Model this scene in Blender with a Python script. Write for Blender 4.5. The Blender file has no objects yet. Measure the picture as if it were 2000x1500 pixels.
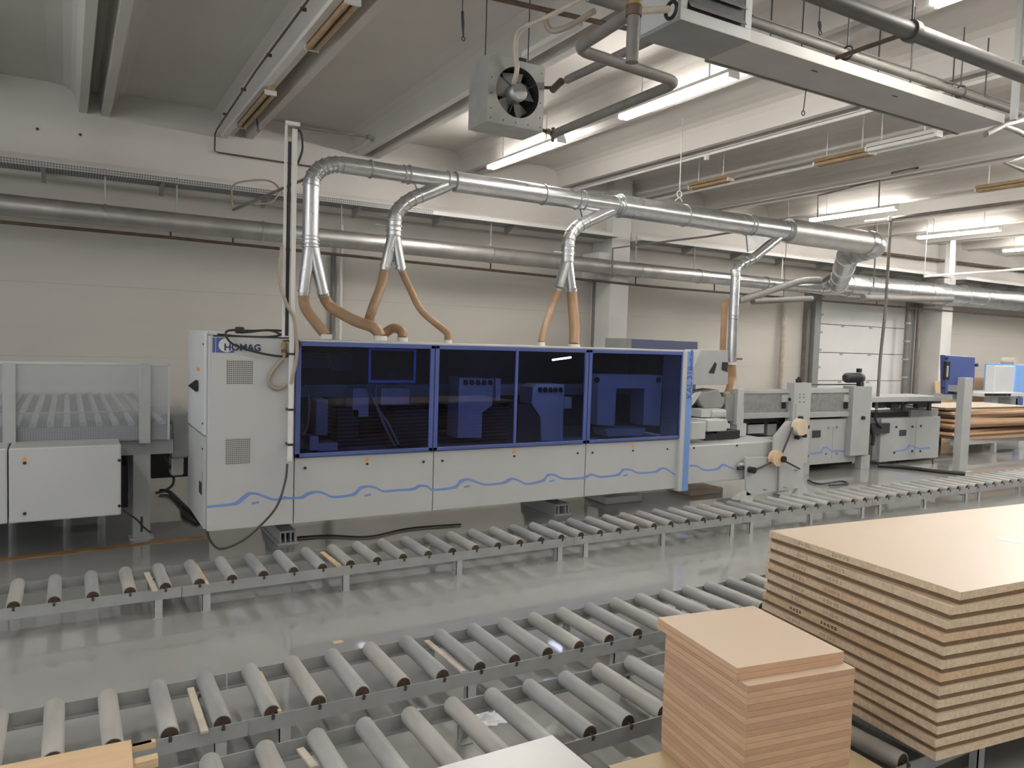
import bpy, math, random
from mathutils import Vector, Matrix
random.seed(7)
D = bpy.data; C = bpy.context; COL = C.scene.collection
PI = math.pi
# ------------------------------------------------------------------ camera
YAW, PITCH, ROLL, F = .530800839, .0570161304, -.0321369692, 1484.68
fw = Vector((math.sin(YAW)*math.cos(PITCH), math.cos(YAW)*math.cos(PITCH), -math.sin(PITCH)))
rt = Vector((math.cos(YAW), -math.sin(YAW), 0)); dn = fw.cross(rt)
r2 = rt*math.cos(ROLL)+dn*math.sin(ROLL); d2 = -rt*math.sin(ROLL)+dn*math.cos(ROLL)
CAM = Vector((0, 0, 1.9))
cd = D.cameras.new('camera'); cam = D.objects.new('camera', cd); COL.objects.link(cam)
cd.sensor_width = 36; cd.lens = F/2000*36; cd.clip_end = 200; cd.clip_start = .05
cam.matrix_world = Matrix(((r2.x, -d2.x, -fw.x, CAM.x), (r2.y, -d2.y, -fw.y, CAM.y), (r2.z, -d2.z, -fw.z, CAM.z), (0, 0, 0, 1)))
C.scene.camera = cam
def px(x, y, X=None, Y=None, Z=None):          # point of the place seen at a photo coordinate, on a known plane
    d = r2*((x-1000)/F)+d2*((y-750)/F)+fw
    t = (X-CAM.x)/d.x if X is not None else (Y-CAM.y)/d.y if Y is not None else (Z-CAM.z)/d.z
    return CAM+d*t
def zat(X, Y, y):                               # height above (X, Y) seen at photo row y
    lo, hi = -1., 8.
    for _ in range(40):
        m = (lo+hi)/2; v = Vector((X, Y, m))-CAM
        if 750+F*v.dot(d2)/v.dot(fw) > y: lo = m
        else: hi = m
    return lo
# ------------------------------------------------------------------ materials
def mat(name, col, rough=.5, metal=0., var=.0, scale=6., bump=0., bscale=60., spec=.5, emit=None, coat=0., stretch=None, rvar=0.):
    m = D.materials.new(name); m.use_nodes = True; n = m.node_tree.nodes; l = m.node_tree.links
    b = n['Principled BSDF']
    b.inputs['Base Color'].default_value = (*col, 1); b.inputs['Roughness'].default_value = rough
    b.inputs['Metallic'].default_value = metal; b.inputs['Specular IOR Level'].default_value = spec
    if coat: b.inputs['Coat Weight'].default_value = coat; b.inputs['Coat Roughness'].default_value = .1
    tc = n.new('ShaderNodeTexCoord'); mp = n.new('ShaderNodeMapping'); l.new(tc.outputs['Object'], mp.inputs[0])
    if stretch: mp.inputs['Scale'].default_value = stretch
    if var:
        nz = n.new('ShaderNodeTexNoise'); nz.inputs['Scale'].default_value = scale; nz.inputs['Detail'].default_value = 5
        l.new(mp.outputs[0], nz.inputs['Vector'])
        cr = n.new('ShaderNodeValToRGB'); cr.color_ramp.elements[0].position = .3; cr.color_ramp.elements[1].position = .7
        cr.color_ramp.elements[0].color = (*[max(0, c*(1-var)) for c in col], 1)
        cr.color_ramp.elements[1].color = (*[min(1, c*(1+var)) for c in col], 1)
        l.new(nz.outputs['Fac'], cr.inputs[0]); l.new(cr.outputs[0], b.inputs['Base Color'])
    if rvar:
        nr = n.new('ShaderNodeTexNoise'); nr.inputs['Scale'].default_value = scale*.6; nr.inputs['Detail'].default_value = 6
        l.new(mp.outputs[0], nr.inputs['Vector']); mr = n.new('ShaderNodeMapRange')
        mr.inputs['To Min'].default_value = max(.02, rough-rvar); mr.inputs['To Max'].default_value = rough+rvar
        l.new(nr.outputs['Fac'], mr.inputs['Value']); l.new(mr.outputs[0], b.inputs['Roughness'])
    if bump:
        nb = n.new('ShaderNodeTexNoise'); nb.inputs['Scale'].default_value = bscale; nb.inputs['Detail'].default_value = 4
        l.new(mp.outputs[0], nb.inputs['Vector']); bp = n.new('ShaderNodeBump'); bp.inputs['Strength'].default_value = bump
        bp.inputs['Distance'].default_value = .01
        l.new(nb.outputs['Fac'], bp.inputs['Height']); l.new(bp.outputs[0], b.inputs['Normal'])
    if emit: b.inputs['Emission Color'].default_value = (*emit[0], 1); b.inputs['Emission Strength'].default_value = emit[1]
    return m
M = {}
M['white'] = mat('white_machine_paint', (.45, .46, .455), .42, var=.03, scale=2)
M['white2'] = mat('cool_white_paint', (.56, .575, .59), .4, var=.03, scale=2)
M['grey_paint'] = mat('light_grey_paint', (.37, .38, .375), .45, var=.06, scale=4)
M['dgrey_paint'] = mat('mid_grey_paint', (.24, .245, .24), .5, var=.08, scale=4)
M['seam'] = mat('dark_joint', (.03, .03, .032), .6)
M['black'] = mat('black_plastic', (.015, .015, .016), .45, var=.2)
M['dark'] = mat('dark_steel', (.05, .05, .055), .5, .3, var=.2)
M['rubber'] = mat('black_cable_rubber', (.02, .02, .02), .5)
M['blue'] = mat('hood_blue_paint', (.075, .105, .29), .35, var=.04, scale=3)
M['lblue'] = mat('light_blue_paint', (.16, .27, .58), .4, var=.03)
M['sblue'] = mat('sky_blue_paint', (.22, .42, .82), .4, var=.03)
M['wave'] = mat('blue_decal', (.17, .26, .55), .5)
M['navy'] = mat('navy_lettering', (.02, .03, .09), .5)
M['galv'] = mat('galvanised_sheet', (.56, .57, .58), .3, .9, var=.1, scale=9, bump=.04, bscale=5, rvar=.08)
M['galv2'] = mat('dusty_galvanised_sheet', (.50, .49, .47), .42, .8, var=.12, scale=5, rvar=.08)
M['galvd'] = mat('dull_galvanised_steel', (.40, .41, .41), .45, .7, var=.15, scale=12, rvar=.1)
M['roller'] = mat('zinc_roller_steel', (.36, .36, .35), .5, .15, var=.14, scale=14, stretch=(1, .25, 1), rvar=.1)
M['roller2'] = mat('dusty_roller_steel', (.375, .365, .34), .5, .1, var=.12, scale=14, stretch=(1, .25, 1), rvar=.1)
M['roller3'] = mat('bluish_roller_steel', (.31, .315, .312), .5, .15, var=.14, scale=14, stretch=(1, .25, 1), rvar=.1)
M['rail'] = mat('grey_conveyor_rail_paint', (.30, .31, .305), .45, .1, var=.1, scale=8)
M['hollow'] = mat('dark_tube_inside', (.055, .032, .018), .8, var=.3, scale=30)  # dark brown for tube ends and rail slots
M['hose'] = mat('tan_suction_hose', (.315, .195, .11), .5, var=.12, scale=8)
M['hosec'] = mat('pale_hose_cuff', (.60, .50, .38), .5, var=.1)
M['concrete'] = mat('painted_concrete', (.62, .59, .55), .75, var=.05, scale=1.2, bump=.12, bscale=18)
M['wallm'] = mat('wall_panel_paint', (.54, .51, .465), .7, var=.06, scale=.7, bump=.08, bscale=14, stretch=(.3, 1, 1.6))
M['ceil'] = mat('ceiling_slab_paint', (.56, .53, .495), .8, var=.05, scale=.8, bump=.1, bscale=16)
M['pillar'] = mat('white_pillar_and_lit_tray_paint', (.62, .61, .585), .6, var=.04, scale=2)
M['doorw'] = mat('white_door_panel', (.70, .70, .69), .5, var=.03, scale=2)
M['darkpipe'] = mat('dark_insulated_pipe', (.06, .055, .052), .5, var=.15, scale=8)
M['ductpaint'] = mat('dusty_duct_sheet', (.40, .39, .37), .6, .1, var=.06, scale=3)
M['wseam'] = mat('wall_panel_joint', (.47, .445, .405), .8)
M['brownpipe'] = mat('rusty_brown_pipe', (.10, .065, .045), .6, .2, var=.3, scale=10)
M['greypipe'] = mat('grey_insulated_pipe', (.17, .157, .145), .6, var=.15, scale=8)
M['whiteplastic'] = mat('white_plastic', (.66, .65, .62), .4, var=.04)
M['oldplastic'] = mat('yellowed_reflector', (.34, .235, .13), .5, var=.2, scale=12)
M['browncable'] = mat('dark_brown_cable', (.06, .045, .035), .5)
M['beige'] = mat('beige_hose', (.30, .25, .20), .5, var=.1)
M['tube'] = mat('lit_fluorescent_tube', (1, 1, 1), .5, emit=((1, .965, .91), 54))
M['itube'] = mat('glowing_tube', (1, 1, 1), .5, emit=((1, .97, .92), 14))
M['window'] = mat('daylit_frosted_glass', (.7, .75, .8), .4, emit=((.90, .95, 1), 1.6))
M['orange'] = mat('orange_warning_sticker', (.75, .30, .04), .5)
M['tan'] = mat('tan_laminate', (.57, .445, .33), .38, var=.02, scale=2)
M['beech'] = mat('pale_beech_laminate', (.62, .44, .27), .4, var=.06, scale=3, stretch=(1, 9, 9))
M['chip'] = mat('chipboard_edge', (.58, .46, .325), .8, var=.16, scale=60, bump=.3, bscale=220)
M['chip2'] = mat('reddish_chipboard_edge', (.56, .40, .26), .8, var=.16, scale=60, bump=.3, bscale=220)
M['mdfd'] = mat('brown_fibreboard_edge', (.17, .105, .055), .75, var=.12, scale=30)
M['mdf'] = mat('fibreboard_edge', (.50, .32, .20), .75, var=.07, scale=14, stretch=(1, 1, 8))
M['mdf2'] = mat('darker_fibreboard_edge', (.42, .26, .16), .75, var=.07, scale=14, stretch=(1, 1, 8))
M['whitelam'] = mat('white_laminate', (.70, .70, .69), .3, var=.01)
M['pine'] = mat('raw_pine', (.58, .43, .27), .7, var=.18, scale=10, stretch=(1, 1, 6))
M['olive'] = mat('olive_tan_laminate', (.48, .385, .225), .35, var=.04, scale=3)
M['woodpale'] = mat('weathered_slat', (.46, .41, .34), .7, var=.15, scale=12)
M['glare_film'] = mat('white_glare_and_film', (.85, .86, .88), .5)  # white for the imitated lamp reflection and the plastic film
M['ink'] = mat('faded_ink', (.36, .28, .19), .7)
M['inkd'] = mat('dark_ink', (.04, .03, .02), .7)
M['fanbox'] = mat('dull_zinc_sheet', (.36, .355, .34), .45, .35, var=.12, scale=7)
M['gblue'] = mat('greyish_blue_paint', (.085, .10, .19), .5)
M['line'] = mat('ochre_floor_line', (.36, .19, .06), .45, var=.35, scale=6)
M['copper'] = mat('brass_fitting', (.30, .19, .09), .5, .4, var=.2)
# floor: sealed grey concrete, glossy
def floor_mat():
    m = mat('sealed_grey_floor', (.30, .30, .288), .35, var=.14, scale=.9, rvar=.1, spec=.5)
    b = m.node_tree.nodes['Principled BSDF']; b.inputs['Coat Weight'].default_value = 1; b.inputs['Coat Roughness'].default_value = .04; b.inputs['Coat IOR'].default_value = 1.9
    return m
M['floor'] = floor_mat()
def grid_mat(name, c1, c2, n, size):             # perforated sheet: dark holes in rows, in the sheet's own coordinates
    m = mat(name, c1, .5, .1); nt = m.node_tree; nn = nt.nodes; l = nt.links; b = nn['Principled BSDF']
    tc = nn.new('ShaderNodeTexCoord'); vs = []
    sep = nn.new('ShaderNodeSeparateXYZ'); l.new(tc.outputs['Object'], sep.inputs[0])
    for ax in size:
        mu = nn.new('ShaderNodeMath'); mu.operation = 'MULTIPLY'; mu.inputs[1].default_value = n; l.new(sep.outputs[ax], mu.inputs[0])
        fr = nn.new('ShaderNodeMath'); fr.operation = 'FRACT'; l.new(mu.outputs[0], fr.inputs[0])
        gt = nn.new('ShaderNodeMath'); gt.operation = 'GREATER_THAN'; gt.inputs[1].default_value = .45; l.new(fr.outputs[0], gt.inputs[0]); vs.append(gt)
    an = nn.new('ShaderNodeMath'); an.operation = 'MULTIPLY'; l.new(vs[0].outputs[0], an.inputs[0]); l.new(vs[1].outputs[0], an.inputs[1])
    mx = nn.new('ShaderNodeMix'); mx.data_type = 'RGBA'; mx.inputs[6].default_value = (*c1, 1); mx.inputs[7].default_value = (*c2, 1)
    l.new(an.outputs[0], mx.inputs[0]); l.new(mx.outputs[2], b.inputs['Base Color'])
    return m
M['perf'] = grid_mat('perforated_vent', (.40, .40, .385), (.04, .04, .04), 62, 'XZ')
M['mesh'] = grid_mat('punched_grey_sheet', (.33, .335, .33), (.10, .10, .10), 52, 'XZ')
M['tray'] = grid_mat('perforated_tray', (.36, .36, .35), (.10, .10, .10), 34, 'XZ')
def glass(name, tint, refl, rough=.02, haze=0., hcol=(.5, .5, .5)):
    m = D.materials.new(name); m.use_nodes = True; nt = m.node_tree; n = nt.nodes; l = nt.links; n.clear()
    o = n.new('ShaderNodeOutputMaterial'); t = n.new('ShaderNodeBsdfTransparent'); t.inputs[0].default_value = (*tint, 1)
    g = n.new('ShaderNodeBsdfGlossy'); g.inputs['Roughness'].default_value = rough; g.inputs[0].default_value = (1, 1, 1, 1)
    fr = n.new('ShaderNodeFresnel'); fr.inputs[0].default_value = refl
    mx = n.new('ShaderNodeMixShader'); l.new(fr.outputs[0], mx.inputs[0]); l.new(t.outputs[0], mx.inputs[1]); l.new(g.outputs[0], mx.inputs[2])
    last = mx
    if haze:
        d = n.new('ShaderNodeBsdfDiffuse'); d.inputs[0].default_value = (*hcol, 1); m2 = n.new('ShaderNodeMixShader'); m2.inputs[0].default_value = haze
        l.new(mx.outputs[0], m2.inputs[1]); l.new(d.outputs[0], m2.inputs[2]); last = m2
    l.new(last.outputs[0], o.inputs[0]); return m
M['blueglass'] = glass('dark_blue_acrylic', (.60, .67, .92), 1.42)
M['haze'] = glass('milky_acrylic', (.9, .92, .94), 1.2, .3, .22, (.6, .62, .64))
SPLIT = {'lock', 'bracket', 'hanger_rod', 'clip', 'knob', 'bolt', 'strap', 'slot', 'clamp_knob', 'lamp_holder', 'hinge', 'screw', 'ring_clamp', 'suspension', 'rivet', 'knob', 'inner_hose', 'slot_cover', 'wave_mark', 'inner_post', 'elbow'}
# ------------------------------------------------------------------ mesh building
class MB:
    def __init__(s): s.v = []; s.f = []; s.m = []; s.mats = []; s.sm = []; s.g = []
    def mi(s, m):
        m = M[m] if isinstance(m, str) else m
        if m not in s.mats: s.mats.append(m)
        return s.mats.index(m)
    def add(s, vs, fs, m, smooth=False):
        o = len(s.v); k = s.mi(m); s.v += [Vector(v) for v in vs]; s.g.append((o, len(s.v), len(s.f), len(s.f)+len(fs)))
        for f in fs: s.f.append([i+o for i in f]); s.m.append(k); s.sm.append(smooth)
        return s
    def box(s, x0, x1, y0, y1, z0, z1, m):
        if x0 > x1: x0, x1 = x1, x0
        if y0 > y1: y0, y1 = y1, y0
        if z0 > z1: z0, z1 = z1, z0
        return s.add([(x, y, z) for z in (z0, z1) for y in (y0, y1) for x in (x0, x1)],
                     [(0, 2, 3, 1), (4, 5, 7, 6), (0, 1, 5, 4), (2, 6, 7, 3), (0, 4, 6, 2), (1, 3, 7, 5)], m)
    def obox(s, c, u, v, w, m):                   # oriented box: centre and three half-axis vectors
        c, u, v, w = map(Vector, (c, u, v, w))
        return s.add([c+u*a+v*b+w*d for d in (-1, 1) for b in (-1, 1) for a in (-1, 1)],
                     [(0, 2, 3, 1), (4, 5, 7, 6), (0, 1, 5, 4), (2, 6, 7, 3), (0, 4, 6, 2), (1, 3, 7, 5)], m)
    def prism(s, poly, d, m):                     # polygon of 3D points pushed along vector d
        n = len(poly); p = [Vector(q) for q in poly]; d = Vector(d)
        nr = Vector((0, 0, 0))
        for i in range(n): nr += p[i].cross(p[(i+1) % n])
        if nr.dot(d) > 0: p.reverse()
        return s.add(p+[q+d for q in p], [tuple(range(n)), tuple(reversed(range(n, 2*n)))] +
                     [((i+1) % n, i, n+i, n+(i+1) % n) for i in range(n)], m)
    def tube(s, pts, r, m, seg=16, caps=True, rs=None, smooth=True):
        pts = [Vector(p) for p in pts]; n = len(pts); rings = []; up = None
        for i, p in enumerate(pts):
            t = (pts[min(i+1, n-1)]-pts[max(i-1, 0)])
            if t.length < 1e-9: t = Vector((0, 0, 1))
            t.normalize()
            if up is None:
                a = Vector((0, 0, 1)) if abs(t.z) < .9 else Vector((1, 0, 0)); up = (a-t*a.dot(t)).normalized()
            else:
                up = up-t*up.dot(t)
                up = up.normalized() if up.length > 1e-6 else t.orthogonal().normalized()
            q = t.cross(up); R = rs[i] if rs else r
            rings.append([p+(up*math.cos(2*PI*k/seg)+q*math.sin(2*PI*k/seg))*R for k in range(seg)])
        vs = [v for rg in rings for v in rg]; fs = []
        for i in range(n-1):
            for k in range(seg):
                a = i*seg+k; b = i*seg+(k+1) % seg; fs.append((a, b, b+seg, a+seg))
        s.add(vs, fs, m, smooth)
        if caps:
            s.add(rings[0], [tuple(reversed(range(seg)))], m); s.add(rings[-1], [tuple(range(seg))], m)
        return s
    def cyl(s, a, b, r, m, seg=16): return s.tube([a, b], r, m, seg)
    def ring(s, p, d, r, w, m, seg=20):
        p = Vector(p); d = Vector(d).normalized(); return s.tube([p-d*w/2, p+d*w/2], r, m, seg)
    def torus(s, c, d, R, r, m, seg=24, a0=0, a1=2*PI):
        c = Vector(c); d = Vector(d).normalized(); u = d.orthogonal().normalized(); w = d.cross(u)
        pts = [c+(u*math.cos(a0+(a1-a0)*k/seg)+w*math.sin(a0+(a1-a0)*k/seg))*R for k in range(seg+1)]
        return s.tube(pts, r, m, 8, True)
    def build(s, name, parent=None, bevel=0., bseg=2):
        if name in SPLIT and len(s.g) > 1:       # every separate piece becomes an object of its own
            gs = []
            for (a, b, c, d) in s.g:
                P = s.v[a:b]; lo = [min(p[i] for p in P)-.0005 for i in range(3)]; hi = [max(p[i] for p in P)+.0005 for i in range(3)]
                gs.append([lo, hi, [(a, b, c, d)]])
            ch = True
            while ch:
                ch = False
                for i in range(len(gs)):
                    for j in range(i+1, len(gs)):
                        A, B = gs[i], gs[j]
                        if all(A[0][k] <= B[1][k] and B[0][k] <= A[1][k] for k in range(3)):
                            A[0] = [min(A[0][k], B[0][k]) for k in range(3)]; A[1] = [max(A[1][k], B[1][k]) for k in range(3)]; A[2] += B[2]; gs.pop(j); ch = True; break
                    if ch: break
            if len(gs) > 1:
                r = None
                for lo, hi, L in gs:
                    n = MB()
                    for (a, b, c, d) in L:
                        o = len(n.v)-a; n.v += s.v[a:b]
                        for k in range(c, d): n.f.append([q+o for q in s.f[k]]); n.m.append(s.m[k]); n.sm.append(s.sm[k])
                    n.mats = s.mats; r = n.build(name, parent, bevel, bseg)
                return r
        off = Vector((0, 0, 0)); q = parent
        while q is not None: off += Vector(q.location); q = q.parent
        me = D.meshes.new(name); me.from_pydata([v-off for v in s.v], [], s.f)
        for m in s.mats: me.materials.append(m)
        me.polygons.foreach_set('material_index', s.m); me.polygons.foreach_set('use_smooth', s.sm); me.update()
        o = D.objects.new(name, me); COL.objects.link(o)
        if parent: o.parent = parent
        if bevel:
            b = o.modifiers.new('bevel', 'BEVEL'); b.width = bevel; b.segments = bseg; b.limit_method = 'ANGLE'; b.angle_limit = .9
        return o
def tag(o, label=None, cat=None, group=None, kind=None):
    if label: o['label'] = label
    if cat: o['category'] = cat
    if group: o['group'] = group
    if kind: o['kind'] = kind
    return o
def thing(name, label, cat, loc=(0, 0, 0), group=None):
    o = D.objects.new(name, None); COL.objects.link(o); o.location = loc; o.empty_display_size = .1
    return tag(o, label, cat, group)
def struct(o): o['kind'] = 'structure'; return o
def kids(o): return [c for c in D.objects if c.parent is o]
def dup(root, loc, label=None, group=None):
    r = root.copy(); COL.objects.link(r); r.location = loc
    if label: r['label'] = label
    if group: r['group'] = group
    for ch in kids(root):
        c = ch.copy(); COL.objects.link(c); c.parent = r
        for g in kids(ch):
            d = g.copy(); COL.objects.link(d); d.parent = c
    return r
def bez(pts, n=8):                               # smooth curve through points
    P = [Vector(p) for p in pts]; out = []
    for i in range(len(P)-1):
        p0 = P[max(i-1, 0)]; p1 = P[i]; p2 = P[i+1]; p3 = P[min(i+2, len(P)-1)]
        for k in range(n):
            t = k/n
            out.append(.5*((2*p1)+(p2-p0)*t+(2*p0-5*p1+4*p2-p3)*t*t+(3*p1-p0-3*p2+p3)*t**3))
    out.append(P[-1]); return out
def fil(pts, r=.06, n=5):                       # polyline with rounded corners
    P = [Vector(p) for p in pts]; out = [P[0]]
    for i in range(1, len(P)-1):
        a = (P[i-1]-P[i]); c = (P[i+1]-P[i]); k = min(r, a.length*.45, c.length*.45); A = P[i]+a.normalized()*k; B = P[i]+c.normalized()*k
        for j in range(n+1):
            t = j/n; out.append(A*(1-t)**2+P[i]*2*t*(1-t)+B*t*t)
    out.append(P[-1]); return out
def text_mesh(txt, size, name, m, parent, origin, ux, uy, extrude=.0008, shear=0., bold=0.):
    cu = D.curves.new('t', 'FONT'); cu.body = txt; cu.size = size; cu.extrude = extrude; cu.shear = shear; cu.offset = bold; cu.resolution_u = 3
    ob = D.objects.new('t', cu); COL.objects.link(ob)
    dg = C.evaluated_depsgraph_get(); me = D.meshes.new_from_object(ob.evaluated_get(dg)); D.objects.remove(ob)
    ux = Vector(ux).normalized(); uy = Vector(uy).normalized(); uz = ux.cross(uy); o = Vector(origin)
    off = Vector((0, 0, 0)); q = parent
    while q is not None: off += Vector(q.location); q = q.parent
    for v in me.vertices: v.co = o+ux*v.co.x+uy*v.co.y+uz*v.co.z-off
    me.materials.clear(); me.materials.append(M[m]); me.name = name
    r = D.objects.new(name, me); COL.objects.link(r); r.parent = parent; return r
ORD = ['topmost', 'second', 'third', 'fourth', 'fifth', 'sixth', 'seventh', 'eighth', 'ninth', 'tenth', 'eleventh', 'twelfth', 'thirteenth',
       'fourteenth', 'fifteenth', 'sixteenth', 'seventeenth', 'eighteenth', 'nineteenth', 'twentieth', 'twenty-first', 'twenty-second', 'twenty-third', 'twenty-fourth', 'lowest']
# ================================================================== SETTING
X0, X1, Y0, YW = -7., 44., -13., 11.
struct(MB().box(X0, X1, Y0, YW, -.1, 0, 'floor').build('floor'))
CZ = 4.75; RB = 4.45
cl = MB(); cl.box(X0, X1, Y0, YW, CZ, CZ+.1, 'ceil'); struct(cl.build('ceiling'))
# ribs of the ceiling slabs, in close pairs, splayed flanks running out softly into the slab
ribx = [.13, 1.80, 3.55, 5.25, 7.02, 8.62, 10.3, 12.0, 13.7, 15.4, 17.1, 18.8, 20.5, 22.2, 23.9, 25.6, 27.3, 29., 30.7, 32.4, 34.1, 35.8, 37.5, 39.2, 40.9, -1.55, -3.25, -4.95, -6.65, -8.3]
def rib_profile(x, w=.085, gap=.155):
    pr = []
    L = [(x-.30, CZ), (x-.16, CZ-.02), (x-.085, CZ-.06), (x-.045, CZ-.12), (x, RB), (x+w, RB), (x+w+.03, CZ-.06), (x+w+.05, CZ-.03),
         (x+w+gap-.05, CZ-.03), (x+w+gap-.03, CZ-.06), (x+w+gap, RB), (x+2*w+gap, RB), (x+2*w+gap+.045, CZ-.12), (x+2*w+gap+.085, CZ-.06), (x+2*w+gap+.16, CZ-.02), (x+2*w+gap+.30, CZ)]
    return L
for i, x in enumerate(ribx):
    L = rib_profile(x); n = len(L); b = MB()
    vs = [(a, Y0, z) for a, z in L]+[(a, YW-.35, z) for a, z in L]
    b.add(vs, [(k, k+1, n+k+1, n+k) for k in range(n-1)], 'ceil')
    b.add([(a, YW-.35, z) for a, z in L], [tuple(range(n))], 'ceil')
    struct(b.build('trim_%d' % (i+1)))
# back wall with door opening, seams; fascia beam and ledge
DX0, DX1, DZ = 13.95, 17.25, 3.13
w = MB(); w.box(X0, DX0, YW, YW+.2, 0, CZ, 'wallm'); w.box(DX1, X1, YW, YW+.2, 0, CZ, 'wallm'); w.box(DX0, DX1, YW, YW+.2, DZ, CZ, 'wallm')
for z in (.62, 1.52, 2.42):
    w.box(X0, DX0, YW-.002, YW, z, z+.010, 'wseam'); w.box(DX1, X1, YW-.002, YW, z, z+.010, 'wseam')
struct(w.build('wall_back'))
wl_ = MB(); wl_.box(X0-.2, X0, Y0, YW, 0, .9, 'wallm'); wl_.box(X0-.2, X0, Y0, YW, 3.9, CZ, 'wallm')
wys = [(-11.5, -8.), (-7.5, -4.), (-3.5, 0.), (.5, 4.), (4.5, 8.)]
yp = Y0
for ya, yb in wys: wl_.box(X0-.2, X0, yp, ya, .9, 3.9, 'wallm'); yp = yb
wl_.box(X0-.2, X0, yp, YW, .9, 3.9, 'wallm'); struct(wl_.build('wall_left'))
for i, (ya, yb) in enumerate(wys):               # frosted windows lit by daylight
    b = MB(); b.box(X0-.12, X0-.1, ya, yb, .9, 3.9, 'window')
    wo = struct(b.build('window_%d' % (i+1)))
    for k in range(5): y = ya+(yb-ya)*k/4; MB().box(X0-.1, X0-.04, y-.03, y+.03, .9, 3.9, 'whiteplastic').build('mullion', wo)
    MB().box(X0-.1, X0-.04, ya, yb, 2.37, 2.43, 'whiteplastic').build('transom', wo)
struct(MB().box(X1, X1+.2, Y0, YW, 0, CZ, 'wallm').build('wall_right'))
struct(MB().box(X0, X1, Y0-.2, Y0, 0, CZ, 'wallm').build('wall_front'))
FY = 10.62
b = MB()
fz = px(0, 335, Y=FY).z
for xa, xb in ((X0, 8.05), (8.55, 17.9), (18.35, 27.), (27.4, X1)):
    b.box(xa, xb, FY, YW, fz+.24, CZ-.001, 'concrete')
    # rounded lower lip
    L = [(FY, fz+.24), (FY-.02, fz+.2), (FY-.03, fz+.13), (FY-.01, fz+.06), (FY+.05, fz+.01), (FY+.12, fz), (YW, fz+.02), (YW, fz+.24)]
    b.prism([(xa, y, z) for y, z in L], (xb-xa, 0, 0), 'concrete')
    x = xa
struct(b.build('trim_60'))
for i, (xa, xb) in enumerate(((8.02, 8.42), (17.86, 18.3), (27., 27.4))):
    b = MB(); b.box(xa, xb, 10.45, YW, 0, CZ-.001, 'pillar'); b.box(xa-.22, xb+.02, 10.5, YW, 3.0, 3.45, 'pillar')
    struct(b.build('trim_%d' % (61+i), bevel=.01))
# sectional door
b = MB()
zz = [0.0, .62, 1.24, 1.86, 2.48, 3.13]
for i in range(5): b.box(DX0+.02, DX1-.02, YW-.06, YW+.02, zz[i]+.006, zz[i+1]-.006, 'doorw')
for i in range(5):
    for x in (DX0+.9, DX0+1.9): b.box(x, x+.1, YW-.075, YW-.06, zz[i+1]-.05, zz[i+1]-.01, 'grey_paint')
door = struct(b.build('door_1', bevel=.006))
b = MB(); b.box(DX0-.16, DX0+.03, YW-.2, YW-.001, 0, 3.2, 'dgrey_paint'); b.box(DX0-.3, DX0-.2, YW-.12, YW-.001, 0, 3.2, 'greypipe')
for k in range(8): b.cyl((DX0+.06, YW-.14, .4+k*.38), (DX0+.16, YW-.14, .4+k*.38), .025, 'grey_paint', 8)
b.build('track', door)
b = MB(); b.box(DX1-.03, DX1+.12, YW-.2, YW-.001, 0, 3.2, 'dgrey_paint'); b.build('track', door)
# ================================================================== CONVEYORS
def roller_mesh(length, r=.041):
    b = MB(); seg = 20
    b.tube([(0, .012, 0), (0, .022, 0), (0, length-.012, 0), (0, length-.004, 0)], r, 'roller', seg, False, rs=[r-.002, r, r, r-.003])
    # open near end: rim, dark inside
    b.tube([(0, .012, 0), (0, .0125, 0)], r, 'roller', seg, False, rs=[r-.002, r-.006])
    b.tube([(0, .0125, 0), (0, .09, 0)], r-.006, 'hollow', seg, True)
    b.tube([(0, length-.0041, 0), (0, length-.004, 0)], r-.003, 'roller', seg, True)
    b.cyl((0, -.02, 0), (0, length+.02, 0), .007, 'dark', 8)
    return b
def conveyor(xa, xb, yf, yb, label, rollers, legs, group):
    root = thing('roller_conveyor', label, 'conveyor', ((xa+xb)/2, yf, 0), group)
    zt = .194; zb = .124
    for y, s in ((yf, 1), (yb, -1)):
        b = MB(); b.box(xa+.003, xb-.003, y-.004*s, y+.002*s, zb, zt, 'rail'); b.box(xa+.003, xb-.003, y, y+.028*s, zb, zb+.004, 'rail')
        for x in rollers: b.box(x-.007, x+.007, y-.0055*s, y-.004*s, zt-.022, zt+.001, 'hollow')
        b.build('rail', root)
    first = None; RZ = zt-.003
    for x in rollers:
        if first is None:
            first = roller_mesh(yb-yf-.012).build('roller', root); first.location = Vector((x, yf+.006, RZ))-Vector(root.location)
            # mesh was built relative to the root: shift back
            first.data.transform(Matrix.Translation(root.location)); o = first; alt = []
            for mm in ('roller2', 'roller3'): a_ = first.data.copy(); a_.materials[0] = M[mm]; alt.append(a_)
        else:
            o = first.copy(); COL.objects.link(o); o.parent = root; k_ = random.random()
            if k_ < .6: o.data = alt[0] if k_ < .38 else alt[1]
            o.location = Vector((x, yf+.006, RZ))-Vector(root.location)
        o.rotation_euler = (0, random.random()*6.28, 0)
    for x in legs:
        for y, s in ((yf, 1), (yb, -1)):
            b = MB(); b.box(x-.026, x+.026, y, y+.006*s, 0.004, zb, 'grey_paint'); b.box(x-.026, x-.022, y, y+.04*s, .004, zb, 'grey_paint')
            b.box(x-.03, x+.03, y-.005*s, y+.055*s, 0, .006, 'grey_paint'); b.build('leg', root)
    if legs:
        for x in (legs[0], legs[-1]): MB().box(x-.02, x+.02, yf+.004, yb-.004, .085, .11, 'rail').build('cross_bar', root)
    return root
R0 = -.282
far = [R0-.21*4+.2105*k for k in range(90)]
def rr(lst, a, b): return [x for x in lst if a+.06 < x < b-.04]
conveyor(-1.1, .66, 5.385, 5.895, 'low grey roller conveyor section at the left edge, in the row before the blue machine', rr(far, -1.1, .66), [-.75, .518], 'far row of roller conveyors')
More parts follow.
